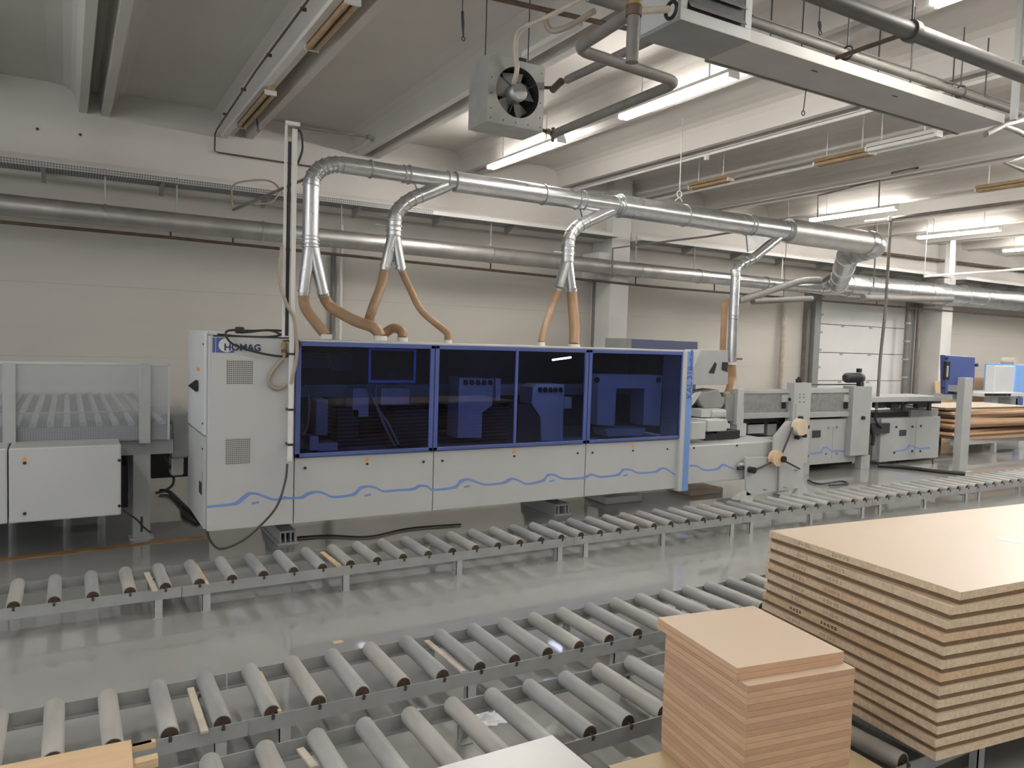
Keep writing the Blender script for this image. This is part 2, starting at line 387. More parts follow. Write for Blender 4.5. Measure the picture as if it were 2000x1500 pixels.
conveyor(.66, 3.84, 5.385, 5.895, 'long low roller conveyor section below the HOMAG cabinet, far row'.replace('HOMAG ', 'lettered white '), rr(far, .66, 3.84), [.815, 1.787, 2.725, 3.698], 'far row of roller conveyors')
conveyor(3.84, 5.93, 5.385, 5.895, 'roller conveyor section in front of the right half of the blue hood, far row', rr(far, 3.84, 5.93), [3.975, 4.875, 5.787], 'far row of roller conveyors')
conveyor(5.93, 8.04, 5.385, 5.895, 'roller conveyor section in front of the grey edging reel stand, far row', rr(far, 5.93, 8.04), [6.066, 6.989, 7.882], 'far row of roller conveyors')
conveyor(8.04, 10.15, 5.385, 5.895, 'roller conveyor section before the twin-door grey cabinets, far row', rr(far, 8.04, 10.15), [8.203, 9.1, 10.0], 'far row of roller conveyors')
conveyor(10.15, 13.6, 5.385, 5.895, 'farthest roller conveyor section, running off the right edge behind the big board stack', rr(far, 10.15, 13.6), [10.3, 11.3, 12.3, 13.4], 'far row of roller conveyors')
mid = [.373+.2112*k-.2112*6 for k in range(36)]
conveyor(-1., .69, 3.375, 3.9, 'wide roller conveyor section at the lower left with a pale board lying before it', rr(mid, -1., .69), [-.6, .574], 'middle row of roller conveyors')
conveyor(.69, 3.86, 3.375, 3.9, 'roller conveyor section in the middle row reaching the big board stack', rr(mid, .69, 3.86), [.85, 1.8, 2.75, 3.7], 'middle row of roller conveyors')
conveyor(3.86, 6.4, 3.375, 3.9, 'middle row conveyor section hidden mostly behind the big board stack', rr(mid, 3.86, 6.4), [4., 5.1, 6.2], 'middle row of roller conveyors')
near = [.913-.2125*5+.2125*k for k in range(24)]
conveyor(.35, 2.78, 2.575, 3.12, 'nearest fully seen roller conveyor section, with the white panel on its front edge', rr(near, .35, 2.78), [.6, 1.62, 2.6], 'near row of roller conveyors')
conveyor(2.78, 5.9, 2.575, 3.12, 'roller conveyor section carrying the back of the big board stack', rr(near, 2.78, 5.9), [2.95, 4.2, 5.6], 'near row of roller conveyors')
four = [.9+.212*k for k in range(24)]
conveyor(.8, 5.7, 1.795, 2.33, 'roller conveyor under both board stacks, its rail end seen at the bottom edge', rr(four, .8, 5.7), [1., 2.3, 3.6, 5.3], 'front row of roller conveyors')
# loose slats and offcuts lying between the rollers
def stick(a, b, wd, h, m, name, label, cat, z=.20):
    a = px(*a, Z=z); c = px(*b, Z=z); d = (c-a); L = d.length; d.normalize(); s = Vector((-d.y, d.x, 0))
    o = MB().obox((a+c)/2, d*L/2, s*wd/2, Vector((0, 0, h/2)), m).build(name, bevel=.001); return tag(o, label, cat)
stick((286, 1119), (303, 1154), .035, .012, 'woodpale', 'loose_stick', 'pale slat lying between rollers left of the first joint of the far conveyor', 'stick')
stick((383, 1103), (406, 1141), .018, .012, 'pine', 'loose_stick', 'thin tan slat beside a roller right of the first joint of the far conveyor', 'stick')
stick((629, 1079), (662, 1105), .035, .012, 'pine', 'loose_stick', 'short cream slat between rollers in front of the first wave panel', 'stick')
stick((372, 1345), (400, 1430), .03, .012, 'woodpale', 'loose_stick', 'pale slat between two rollers left of the joint of the middle conveyor', 'stick')
stick((508, 1313), (547, 1391), .014, .012, 'pine', 'loose_stick', 'narrow pine strip right of the joint of the middle conveyor', 'stick')
stick((833, 1252), (905, 1312), .03, .012, 'woodpale', 'loose_stick', 'white-edged broken slat in the middle of the middle conveyor', 'stick')
stick((586, 1463), (615, 1499), .03, .012, 'woodpale', 'loose_stick', 'pale slat on the nearest conveyor at the bottom edge', 'stick')
# ================================================================== BOARD STACKS
def board(name, c, th, u, v, lx, ly, z0, edge, face, label, group, cat='board', marks=None, inkm='ink'):
    # c = near-left corner (x, y); u along length, v along width
    root_c = Vector((c[0], c[1], z0)); b = MB()
    P = [root_c, root_c+u*lx, root_c+u*lx+v*ly, root_c+v*ly]; T = [p+Vector((0, 0, th)) for p in P]
    b.add(P+T, [(0, 3, 2, 1), (0, 1, 5, 4), (1, 2, 6, 5), (2, 3, 7, 6), (3, 0, 4, 7)], edge); b.add(T, [(0, 1, 2, 3)], face)
    if marks:                                      # rows of small stamped figures on the left edge
        for s0, n in marks:
            for k in range(n):
                s = s0+k*.021; q = root_c+v*s-u*.0007+Vector((0, 0, th*.5))
                hgt = th*random.uniform(.2, .33)
                for dz in (-1, 1):
                    b.obox(q+Vector((0, 0, dz*hgt*.5))+v*random.uniform(-.002, .002), v*random.uniform(.004, .008), u*.0006, Vector((0, 0, hgt*.28)), inkm)
                b.obox(q+v*random.choice((-.006, .005)), v*.0016, u*.0006, Vector((0, 0, hgt)), inkm)
    o = b.build(name, bevel=.0012); return tag(o, label, cat, group)
a = math.radians(-4.6); U = Vector((math.cos(a), math.sin(a), 0)); V = Vector((-math.sin(a), math.cos(a), 0))
z = .94; n = 13; pitch = (.94-.234)/n; FL = Vector((3.125, 1.68, 0))+V*1.05; base = Vector((3.125, 1.68, 0))
offs = [0, -.055, -.075, -.085, -.085, -.09, -.09, -.10, -.10, -.10, -.09, -.095, -.09]
for i in range(n):
    th = .031; zt = .94-i*pitch; o = base+U*offs[i]+V*random.uniform(-.004, .004)
    if i == 0: o = base
    fl = FL+U*(-.004*i)+V*random.uniform(-.003, .003); vv = (fl-o).normalized(); uu = Vector((vv.y, -vv.x, 0))
    edge = 'chip2' if i in (3, 6) else 'chip'
    board('worktop_panel', (o.x, o.y), pitch-.0205, uu, vv, 3.05+random.uniform(-.004, .004), 1.05, zt-pitch+.0205 if i else zt-pitch+.0205, edge, 'tan',
          '%s pale chipboard panel in the big stack at the right' % ORD[i].capitalize() if i < n-1 else 'Lowest pale chipboard panel of the big stack, resting on the rollers',
          'boards in the big stack', marks=[(.55-.0*i, 5), (.78, 4)] if i < 8 else None, inkm='inkd' if i == 6 else 'ink')
    if i < n-1:
        o2 = o+uu*.012+vv*.006
        board('spacer_sheet', (o2.x, o2.y), .0205, uu, vv, 3.03, 1.04, zt-pitch, 'mdfd', 'mdfd',
              'Dark brown fibreboard sheet under the %s pale panel of the big stack' % ORD[i], 'brown sheets in the big stack', 'board')
b = MB(); pp = base+U*1.72+V*.62  # white patch imitating a lamp's reflection on the top board
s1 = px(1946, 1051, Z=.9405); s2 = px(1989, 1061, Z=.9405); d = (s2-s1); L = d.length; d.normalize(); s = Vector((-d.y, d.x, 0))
tag(b.obox((s1+s2)/2+Vector((0, 0, .0006)), d*L/2, s*.014, Vector((0, 0, .0005)), 'glare_film').build('painted_glare'), 'small white patch imitating a lamp reflection on top of the big board stack', 'label')
# small stack
a = math.radians(-8.7); U2 = Vector((math.cos(a), math.sin(a), 0)); V2 = Vector((-math.sin(a), math.cos(a), 0))
z = .78; th = (.78-.249)/23
cB = Vector((2.026, 1.83, 0))
for i in range(23):
    o = cB if i < 2 else cB+U2*.012-V2*.045+U2*random.uniform(-.001, .001)+V2*random.uniform(-.001, .001)
    board('fibreboard_panel', (o.x, o.y), th-.0006, U2, V2, .487, .51, z-(i+1)*th, ['mdf', 'mdf', 'mdf2', 'mdf', 'mdf', 'mdf2', 'mdf2', 'mdf', 'mdf2', 'mdf2', 'mdf', 'mdf', 'mdf2', 'mdf', 'mdf2', 'mdf', 'mdf', 'mdf2', 'mdf', 'mdf2', 'mdf2', 'mdf', 'mdf2'][i], 'tan',
          '%s square brown board %s of the small front stack' % (('Topmost', 'on top') if i == 0 else (ORD[i].capitalize() if i < 22 else 'Lowest', 'from the top' if i < 22 else 'at the foot')), 'boards in the small stack')
board('base_sheet', (1.80, 1.66), .014, Vector((math.cos(-.05), math.sin(-.05), 0)), Vector((math.sin(.05), math.cos(.05), 0)), 1.0, .62, .2335, 'mdfd', 'olive', 'thin olive tan sheet under the small board stack, showing on both sides', None)
board('laminate_board', (.78, 1.98), .018, Vector((1, .004, 0)), Vector((-.01, 1, 0)), .985, .585, .2335, 'whitelam', 'whitelam', 'glossy white laminate panel at the bottom edge before the small board stack', None)
# tan board and pine frame lower left
Q = [px(0, 1495, Z=.40), px(256, 1444, Z=.40)]
d = (Q[1]-Q[0]).normalized(); nn = Vector((d.y, -d.x, 0))
P0 = Q[0]-d*.5; P1 = Q[1]
b = MB(); pol = [P0, P1, P1+nn*.23, P0+nn*.23]; b.prism([p-Vector((0, 0, .018)) for p in pol], (0, 0, .018), 'beech')
tag(b.build('shelf_board', bevel=.002), 'pale beech board lying on a pine frame at the lower left corner', 'board')
fr = thing('pine_frame', 'raw pine frame on edge under the pale board at the lower left', 'frame', (P1.x, P1.y, 0))
pA = px(258, 1462, Z=.38); pB = px(296, 1453, Z=.38)
b = MB(); b.obox((pA+pB)/2, (pB-pA)/2, Vector((0, -.013, 0)), (0, 0, .012), 'pine'); b.build('top_bar', fr, .001)
for c in (pA+(pB-pA)*.55, pA-(pB-pA)*3): MB().box(c.x-.014, c.x+.014, c.y-.10, c.y-.07, .0, .367, 'pine').build('post', fr, .001)
MB().obox(pA-(pB-pA)*2, (pB-pA)*3.2, Vector((0, -.012, 0)), (0, 0, .012), 'pine').build('rail', fr, .001)
MB().obox(pA-(pB-pA)*2+Vector((0, -.085, -.02)), (pB-pA)*3.2, Vector((0, -.02, 0)), (0, 0, .016), 'pine').build('rail', fr, .001)
# ================================================================== MAIN MACHINE
MY = 6.5; MBK = 7.55; ZB = .268; ZT = 1.848
mach = thing('edge_banding_machine', 'long white woodworking machine with dark blue see-through hood and blue wave stripe', 'machine', (3.6, 7., 0))
XC0 = .985; XC1 = px(574, 960, Y=MY).x; XP1 = px(846, 940, Y=MY).x; XP2 = px(1142, 940, Y=MY).x; XP3 = px(1324, 900, Y=MY).x; XS = px(1346, 940, Y=MY).x
ZH = px(578, 893, Y=MY).z                      # underside of the hood
# control cabinet
b = MB(); b.box(XC0, XC1-.004, MY, MBK, ZB, 1.866, 'white'); cabi = b.build('cabinet', mach, .006)
cy0 = MY+.02; cy1 = MBK-.06
b = MB(); b.box(XC0-.022, XC0-.001, MY+.06, MBK-.02, 1.05, 1.90, 'white2'); b.box(XC0-.02, XC0+.12, MY+.10, MBK-.02, 1.868, 1.90, 'white2'); dr = b.build('door', mach, .003)
b = MB(); yy = MY+.42
b.cyl((XC0-.024, yy, 1.43), (XC0-.045, yy, 1.43), .05, 'black', 20); b.prism([(XC0-.045, yy-.02, 1.475), (XC0-.045, yy-.02, 1.385), (XC0-.10, yy-.02, 1.43)], (0, .04, 0), 'black'); b.build('main_switch', dr)
MB().box(XC0-.026, XC0-.022, yy-.10, yy+.06, 1.56, 1.585, 'orange').build('warning_sticker', dr)
b = MB()
for q in (1.79, 1.14): b.cyl((XC0-.021, MY+.13, q), (XC0-.028, MY+.13, q), .009, 'black', 10)
b.build('lock', dr)
b = MB(); b.box(XC0-.02, XC0-.001, MY+.06, MBK-.04, ZB+.01, 1.035, 'white'); dr = b.build('door', mach, .003)
b = MB(); b.box(XC0-.024, XC0-.02, MY+.16, MY+.30, .54, .64, 'dark'); b.box(XC0-.024, XC0-.02, MY+.13, MY+.15, .60, .74, 'dgrey_paint'); b.build('label_plate', dr)
b = MB()
for q in (.93,): b.cyl((XC0-.02, MY+.13, q), (XC0-.027, MY+.13, q), .009, 'black', 10)
b.build('lock', dr)
for (xa, ya, xb, yb) in ((443, 703, 493, 750), (440, 857, 489, 905)):
    p = px(xa, ya, Y=MY); q = px(xb, yb, Y=MY); MB().box(p.x, q.x, MY-.004, MY+.001, q.z, p.z, 'perf').build('vent_grille', mach)
MB().box(XC0+.03, XC1-.005, MY-.0015, MY, 1.855, 1.8665, 'seam').build('top_gasket', mach)
# logo on the cabinet
lg = px(415, 659, Y=MY); lh = px(457, 689, Y=MY)
b = MB(); b.box(lg.x, lh.x, MY-.003, MY, lh.z, lg.z, 'blue'); b.box(lg.x+.022, lg.x+.027, MY-.0035, MY, lh.z, lg.z, 'sblue')
emb = b.build('emblem', mach)
cx = lg.x+.108; cz = (lg.z+lh.z)/2; b = MB(); N = 28
o_ = [(cx+.062*math.cos(2*PI*k/N), MY-.0045, cz+.056*math.sin(2*PI*k/N)) for k in range(N)]
b.prism(o_, (0, .0015, 0), 'white2'); b.box(cx+.01, lh.x+.002, MY-.0043, MY-.003, lh.z+.026, lg.z+.001, 'white')
b.build('emblem_ring', emb)
tx = px(437, 684, Y=MY)
text_mesh('HOMAG', .078, 'lettering', 'navy', mach, (tx.x, MY-.006, tx.z), (1, 0, 0), (0, 0, 1), bold=.0022)
# lower body panels
def front_panel(xa, xb, z0, z1, name='front_panel', y=MY, m='white'):
    return MB().box(xa+.004, xb-.004, y, y+.02, z0, z1, m).build(name, mach, .004)
MB().box(XC1, XS, MY+.03, MBK, ZB+.01, ZH-.02, 'white').build('base_body', mach)
panels = []
for (xa, xb, lk) in ((XC1, XP1, [(596, 914), (717, 906), (827, 902)]), (XP1, XP2, [(864, 900), (1004, 891), (1128, 885)]), (XP2, XP3, [(1157, 884), (1236, 880), (1303, 877)])):
    p = front_panel(xa, xb, ZB, ZH-.008); b = MB()
    for i, (x, y) in enumerate(lk):
        q = px(x, y, Y=MY); b.cyl((q.x, MY-.008, q.z), (q.x, MY+.001, q.z), .011, 'black', 12)
    b.build('lock', p)
    q = px(lk[1][0], lk[1][1]-9, Y=MY); MB().prism([(q.x-.022, MY-.002, q.z-.016), (q.x+.022, MY-.002, q.z-.016), (q.x, MY-.002, q.z+.022)], (0, .002, 0), 'orange').build('warning_sticker', p)
MB().box(XC1, XP3, MY+.004, MY+.02, ZH-.012, ZH-.002, 'seam').build('joint_strip', mach)
# wave stripes
def wave(pts, y, parent, w=.0105, name='wave_stripe', mm='wave'):
    P = [px(a, c, Y=y) for a, c in pts]; P.sort(key=lambda q: q.x); P = bez(P, 5); b = MB(); up = []; lo = []
    for i, q in enumerate(P):
        t = P[min(i+1, len(P)-1)]-P[max(i-1, 0)]; sl = t.z/max(t.x, 1e-4); hw = w*(1+min(1.2, max(0, sl*1.6)))
        up.append((q.x, y-.0012, q.z+hw)); lo.append((q.x, y-.0012, q.z-hw))
    n = len(P); vs = up+lo+[(x, y-.0001, z) for x, _, z in up]+[(x, y-.0001, z) for x, _, z in lo]
    fs = [(i, n+i, n+i+1, i+1) for i in range(n-1)]+[(i, i+1, 2*n+i+1, 2*n+i) for i in range(n-1)]+[(n+i, 3*n+i, 3*n+i+1, n+i+1) for i in range(n-1)]
    b.add(vs, fs, mm); return b.build(name, parent)
def cv(l, ox, oy, s): return [(ox+x*s, oy+y*s) for x, y in l]
W1 = cv([(1010,1225),(1080,1218),(1150,1208),(1190,1180),(1220,1160),(1260,1163),(1300,1178),(1345,1190),(1400,1182)], 0, 500, .4)
W2 = cv([(20,1258),(100,1258),(140,1238),(190,1228),(230,1240),(270,1255),(370,1243),(410,1210),(450,1200),(490,1207),(530,1225),(600,1220),(680,1215),(720,1197),(760,1200),(790,1218),(900,1205),(930,1175),(970,1163),(1010,1175),(1060,1190),(1150,1182),(1200,1160),(1240,1172),(1280,1187),(1360,1170),(1385,1143),(1420,1140),(1470,1160),(1570,1155),(1615,1138),(1660,1150),(1750,1140),(1780,1113),(1820,1115),(1860,1130),(1940,1125),(1975,1108),(2000,1108)], 550, 500, .375)
W3 = [(1318, 927)]
wave(W1+W2+W3, MY, mach)
b = MB()
for (x, y) in ((499, 982), (718, 967), (912, 950), (1078, 939), (1222, 928)):
    q = px(x, y, Y=MY); b.obox((q.x, MY-.0006, q.z), (.03, 0, .004), (0, .0006, 0), (-.001, 0, .009), 'wave')
b.build('wave_mark', mach)
# hood
HY = MY-.03; XH0 = px(578, 780, Y=HY).x
hood = MB(); zt = ZT; zb = ZH
hood.box(XH0, XP3+.06, HY, MBK-.02, zt-.012, zt+.004, 'white')
hood.build('roof_plate', mach, .003)
MB().box(XC1, XP3+.05, MBK-.04, MBK, ZH, zt-.012, 'black').build('back_plate', mach)
for x_ in (XC1, XP3+.035): MB().box(x_, x_+.015, MY, MBK-.04, ZH, zt-.02, 'black').build('side_plate', mach)
def hdoor(xa, xb, mull=None):
    b = MB(); t = .034
    b.box(xa, xb, HY, HY+.03, zt-.012-t-.004, zt-.012, 'blue'); b.box(xa, xb, HY, HY+.03, zb, zb+t, 'blue')
    b.box(xa, xa+t*1.2, HY, HY+.03, zb, zt-.016, 'blue'); b.box(xb-t*1.2, xb, HY, HY+.03, zb, zt-.016, 'blue')
    if mull: b.box(mull-.014, mull+.014, HY-.002, HY+.03, zb+t, zt-.05, 'blue')
    o = b.build('hood_door', mach, .004)
    MB().box(xa+.02, xb-.02, HY+.012, HY+.018, zb+.01, zt-.03, 'blueglass').build('window_pane', o)
    return o
hx1 = px(848, 780, Y=HY).x; hx2 = px(1148, 780, Y=HY).x; hx3 = px(1334, 780, Y=HY).x
hdoor(XH0, hx1-.004); hdoor(hx1+.004, hx2-.004, px(1008, 780, Y=HY).x); hdoor(hx2+.004, hx3)
# interior
IY = MY+.28
def ipoly(pts, y=IY, d=.25, m='white', name='processing_unit'):
    return MB().prism([px(a, c, Y=y) for a, c in pts], (0, d, 0), m).build(name, mach, .004)
ipoly(cv([(360,425),(780,440),(760,760),(640,850),(630,1160),(335,1160)], 840, 670, .16))
ipoly(cv([(800,430),(865,430),(860,700),(800,700)], 840, 670, .16), d=.15, name='guide_post')
ipoly(cv([(1255,540),(1330,505),(1640,505),(1620,1195),(1360,1195),(1350,900),(1240,740)], 840, 670, .16))
ipoly(cv([(1640,660),(1730,660),(1730,800),(1640,800)], 840, 670, .16), d=.15, name='side_box')
p = [px(550+x*.375, 500+y*.375, Y=IY) for x, y in ((1645,615),(1985,620),(1970,885),(1885,880),(1890,690),(1745,690),(1735,885),(1645,880))]
MB().prism(p, (0, .25, 0), 'white').build('portal_frame', mach, .004)
ipoly(cv([(1680,900),(1900,895),(1880,935),(1700,940)], 550, 500, .375), y=IY-.03, name='tray', m='grey_paint')
# dark suction hoods between the units
ipoly(cv([(645,850),(700,790),(780,745),(900,760),(1010,800),(1010,1190),(640,1190)], 840, 670, .16), y=IY+.02, m='black', name='suction_hood')
ipoly(cv([(1080,740),(1200,755),(1290,800),(1350,900),(1360,1190),(1080,1190)], 840, 670, .16), y=IY+.02, m='black', name='suction_hood')
for (xa, xb) in ((930, 1010), (1330, 1600)):
    b = MB()
    for k in range(5):
        q = px(840+(430+k*75 if xa == 930 else 1340+k*62)*.16, 670+(485 if xa == 930 else 575)*.16, Y=IY)
        b.cyl((q.x, IY-.02, q.z), (q.x, IY, q.z), .024, 'black', 12); b.box(q.x-.02, q.x+.02, IY-.012, IY, q.z, q.z+.03, 'black')
    b.build('knob', mach)
b = MB()
for x in (1165, 1285): q = px(x, 742, Y=IY); b.cyl((q.x, IY-.02, q.z), (q.x, IY, q.z), .03, 'black', 12)
b.build('knob', mach)
# left bay: hanging window frame, dark aggregates, hoses
q0 = px(720, 682, Y=MY+.06); q1 = px(811, 745, Y=MY+.06); b = MB()
for (xa, xb, za, zb_) in ((q0.x, q1.x, q1.z-.012, q1.z+.012), (q0.x, q0.x+.022, q1.z, q0.z), (q1.x-.022, q1.x, q1.z, q0.z), (q0.x, q1.x, q0.z-.01, q0.z+.01)): b.box(xa, xb, MY+.05, MY+.065, za, zb_, 'lblue')
wf = b.build('inspection_flap', mach)
q = px(764, 731, Y=MY+.04); MB().box(q.x-.035, q.x+.035, MY+.03, MY+.05, q.z-.016, q.z+.016, 'black').build('handle', wf)
b = MB()
for x in (727, 805): q = px(x, 678, Y=MY+.03); b.box(q.x-.015, q.x+.015, MY+.02, MY+.04, q.z-.008, q.z+.008, 'white')
b.build('hinge', wf)
for (x0, y0, x1, y1, m) in ((605, 852, 622, 880, 'white'), (622, 866, 660, 880, 'white'), (690, 758, 720, 814, 'grey_paint'), (745, 758, 800, 790, 'grey_paint'), (590, 690, 645, 720, 'black'), (648, 690, 690, 725, 'black'), (618, 780, 640, 850, 'dgrey_paint'), (660, 800, 700, 870, 'black'), (770, 800, 835, 870, 'black')):
    p = px(x0, y0, Y=IY); q = px(x1, y1, Y=IY); MB().box(p.x, q.x, IY, IY+.2, q.z, p.z, m).build('aggregate', mach, .006)
b = MB(); b.box(XC1+.05, XP3-.05, MBK-.35, MBK-.2, 1.30, 1.42, 'dgrey_paint'); b.build('guide_beam', mach)
MB().box(XC1+.05, XP3-.05, IY+.3, MBK-.06, ZH-.02, ZH+.06, 'dark').build('feed_track', mach)
b = MB()
for pts in ([(600, 760), (604, 790), (600, 830), (592, 850)], [(720, 760), (738, 800), (755, 840), (772, 872)], [(735, 750), (735, 790), (760, 830), (778, 868)]):
    b.tube(bez([px(x, y, Y=IY-.03) for x, y in pts], 6), .012, 'dgrey_paint', 8)
b.build('inner_hose', mach)
q0 = px(1079, 703, Y=MY+.1); q1 = px(1115, 698, Y=MY+.1)
MB().cyl(q0, q1, .009, 'itube', 10).build('glow_tube', mach)  # short emissive tube behind the hood pane
# light blue end post with lettering
px0 = px(1330, 780, Y=MY-.05); px1 = px(1352, 780, Y=MY-.05)
XA, XB = px0.x+.02, px1.x
b = MB(); b.box(XA, XB, MY-.05, MY+.3, .235, ZT+.006, 'white'); post = b.build('end_post', mach, .01)
b = MB(); b.box(XA+.055, XB-.012, MY-.053, MY-.05, .24, ZT-.005, 'lblue'); b.build('blue_strip', post)
text_mesh('KAL 310', .105, 'lettering', 'blue', post, ((XA+XB)/2+.055, MY-.0545, 1.30), (0, 0, 1), (-1, 0, 0), bold=.002)
text_mesh('profiLine', .065, 'lettering', 'blue', post, ((XA+XB)/2+.05, MY-.0545, 1.62), (0, 0, 1), (-1, 0, 0), shear=.35, bold=.0015)
# feet
for (xa, xb, ya) in ((546, 578, 1062), (1081, 1114, 1006)):
    p = px(xa, ya, Z=0); q = px(xb, ya, Z=0); X_0 = p.x-.01; X_1 = q.x; y0 = 6.83; b = MB()
    b.box(X_0-.02, X_1+.02, y0-.02, MBK, 0, .02, 'white'); b.box(X_0, X_1, y0, MBK, .105, .125, 'white')
    for x in (X_0, X_0+.045, X_1-.05, X_1-.012): b.box(x, x+.012, y0, MBK, .02, .105, 'white')
    b.box(X_0+.01, X_1-.01, y0+.12, y0+.14, .02, .105, 'black'); b.box(X_0+.02, X_1-.02, y0+.2, MBK-.05, .125, ZB+.01, 'dgrey_paint')
    b.build('foot', mach, .002)
# right-hand extension of the base
EX0 = XB+.01; EX1 = px(1508, 880, Y=MY+.15).x
zt1 = px(1400, 868, Y=MY).z
L = [(EX0, MY)]+[(EX1-.28+.28*math.sin(t*PI/12), MY+.28-.28*math.cos(t*PI/12)) for t in range(7)]+[(EX1, MBK), (EX0, MBK)]
MB().prism([(x, y, ZB+.03) for x, y in L], (0, 0, zt1-ZB-.03), 'white').build('base_extension', mach, .012)
wave(cv([(365,1025),(400,1025),(440,1045),(500,1040),(530,1020),(560,1030),(585,1042)], 1200, 500, .4), MY, mach)
b = MB()
for (x, y) in ((1355, 875), (1439, 870)): q = px(x, y, Y=MY); b.cyl((q.x, MY-.008, q.z), (q.x, MY+.001, q.z), .012, 'black', 12)
b.build('lock', mach)
# aggregates on the extension
def pbox(x0, y0, x1, y1, Y, dep, m, name, parent=None, bev=.005):
    p = px(x0, y0, Y=Y); q = px(x1, y1, Y=Y)
    return MB().box(p.x, q.x, Y, Y+dep, q.z, p.z, m).build(name, parent if parent else mach, bev)
pbox(1350, 824, 1378, 858, MY+.12, .25, 'white', 'motor_cover', bev=.015)
pbox(1383, 820, 1420, 842, MY+.15, .3, 'white', 'motor_cover', bev=.015)
pbox(1400, 842, 1445, 856, MY+.3, .2, 'black', 'coupling')
pbox(1378, 848, 1400, 862, MY+.3, .2, 'dark', 'coupling')
pbox(1370, 800, 1388, 815, MY+.3, .2, 'white', 'valve_block')
pbox(1390, 800, 1420, 816, MY+.3, .2, 'white', 'drive_motor', bev=.03)
pbox(1352, 770, 1440, 822, MY+.55, .25, 'dark', 'carriage')
pbox(1418, 770, 1445, 822, MY+.5, .3, 'dgrey_paint', 'carriage_plate')
P = [px(a, c, Y=MY+.5) for a, c in cv([(90,760),(560,760),(560,400),(560,300),(200,295),(100,540)], 1340, 640, .1466)]
MB().prism(P, (0, .3, 0), 'grey_paint').build('upper_housing', mach, .006)
b = MB(); b.prism([px(a, c, Y=MY+.49) for a, c in cv([(390,460),(410,490),(375,610),(310,600)], 1340, 640, .1466)], (0, .01, 0), 'black')
b.prism([px(a, c, Y=MY+.49) for a, c in cv([(490,460),(560,460),(550,590),(480,560)], 1340, 640, .1466)], (0, .01, 0), 'black')
b.build('slot_cover', mach)
MB().prism([px(a, c, Y=MY+.45) for a, c in cv([(180,870),(440,820),(520,1000),(480,1080),(240,1090),(150,960)], 1340, 640, .1466)], (0, .3, 0), 'dgrey_paint').build('saw_guard', mach, .02)
MB().prism([px(a, c, Y=MY+.42) for a, c in cv([(130,870),(210,850),(110,1010),(80,1040),(80,930)], 1340, 640, .1466)], (0, .03, 0), 'white').build('guard_edge', mach, .004)
pbox(1442, 760, 1452, 794, MY+.45, .12, 'white', 'bracket_plate'); pbox(1440, 794, 1452, 830, MY+.45, .12, 'white', 'bracket_plate'); pbox(1440, 828, 1457, 852, MY+.45, .12, 'white', 'bracket_plate')
# low white sockets on the roof for the hoses are added with the hoses
# pads under the machine
for i, (xa, xb, y, m, lab) in enumerate(((1184, 1271, 966, 'woodpale', 'white slab lying on the floor under the third wave panel'), (1349, 1430, 955, 'pine', 'pale wooden slab on the floor under the machine end, beside the reel stand'))):
    p = px(xa, y+(20 if i == 0 else 14), Z=0); q = px(xb, y+(18 if i == 0 else 12), Z=0)
    tag(MB().box(p.x, q.x, p.y, p.y+.45, 0, .085 if i == 0 else .07, 'whitelam' if i == 0 else 'hosec').build('floor_slab', bevel=.01), lab, 'slab')
# ================================================================== SUCTION DUCTS
DY = 7.35
def dp(x, y, Y=DY): return px(x, y, Y=Y)
def rad(p, w):                                  # radius of a pipe seen w pixels thick at p
    return w/2*(Vector(p)-CAM).dot(fw)/F
duct = thing('suction_duct', 'round galvanised dust duct hanging above the blue machine with four down branches', 'duct', (5, DY, 3.4))
main = [(668, 317), (790, 331), (888, 349), (1130, 389), (1206, 402), (1461, 441), (1537, 456), (1672, 478)]
wid = [30, 30, 35, 37, 40, 42, 48, 50]
DZm = 3.57
MX = [dp(x, y).x for x, y in main]; mz = [dp(x, y).z for x, y in main]
# the run is straight and level: fit
zlev = sum(mz)/len(mz)
def mp(X): return Vector((X, DY, zlev))
segs = [(MX[0], MX[1], 32), (MX[1], MX[2], 33), (MX[2], MX[4], 37), (MX[4], MX[6], 40), (MX[6], MX[7]+.25, 46)]
b = MB()
for xa, xb, wpx in segs:
    r = rad(mp((xa+xb)/2), wpx); b.tube([mp(xa), mp(xb)], r, 'galv' if xa != MX[6] else 'galv2', 28)
for x, r_ in ((MX[0], .115), (dp(722, 322).x, .112), (dp(787, 331).x, .125), (dp(797, 333).x, .125), (dp(868, 343).x, .137), (dp(884, 348).x, .15), (dp(1058, 374).x, .15), (dp(1126, 387).x, .155), (dp(1138, 389).x, .155), (dp(1200, 400).x, .168), (dp(1210, 402).x, .168), (dp(1335, 424).x, .174), (dp(1462, 444).x, .188), (dp(1534, 455).x, .2)):
    pass
for xpix in (722, 787, 797, 872, 886, 1060, 1126, 1138, 1201, 1210, 1337, 1461, 1468, 1534):
    X = dp(xpix, 400).x
    for xa, xb, wpx in segs:
        if xa <= X <= xb: r = rad(mp((xa+xb)/2), wpx)
    b.ring(mp(X), (1, 0, 0), r+.011, .014, 'galvd', 28)
b.build('main_pipe', duct)
def bend(pts, r, nseg=7, m='galv'):             # segmented elbow with seams
    P = bez(pts, nseg); b = MB(); b.tube(P, r, m, 24, smooth=True)
    for i in range(1, len(P)-1, 3):
        t = P[i+1]-P[i-1]; b.ring(P[i], t, r+.006, .010, 'galvd', 24)
    return b
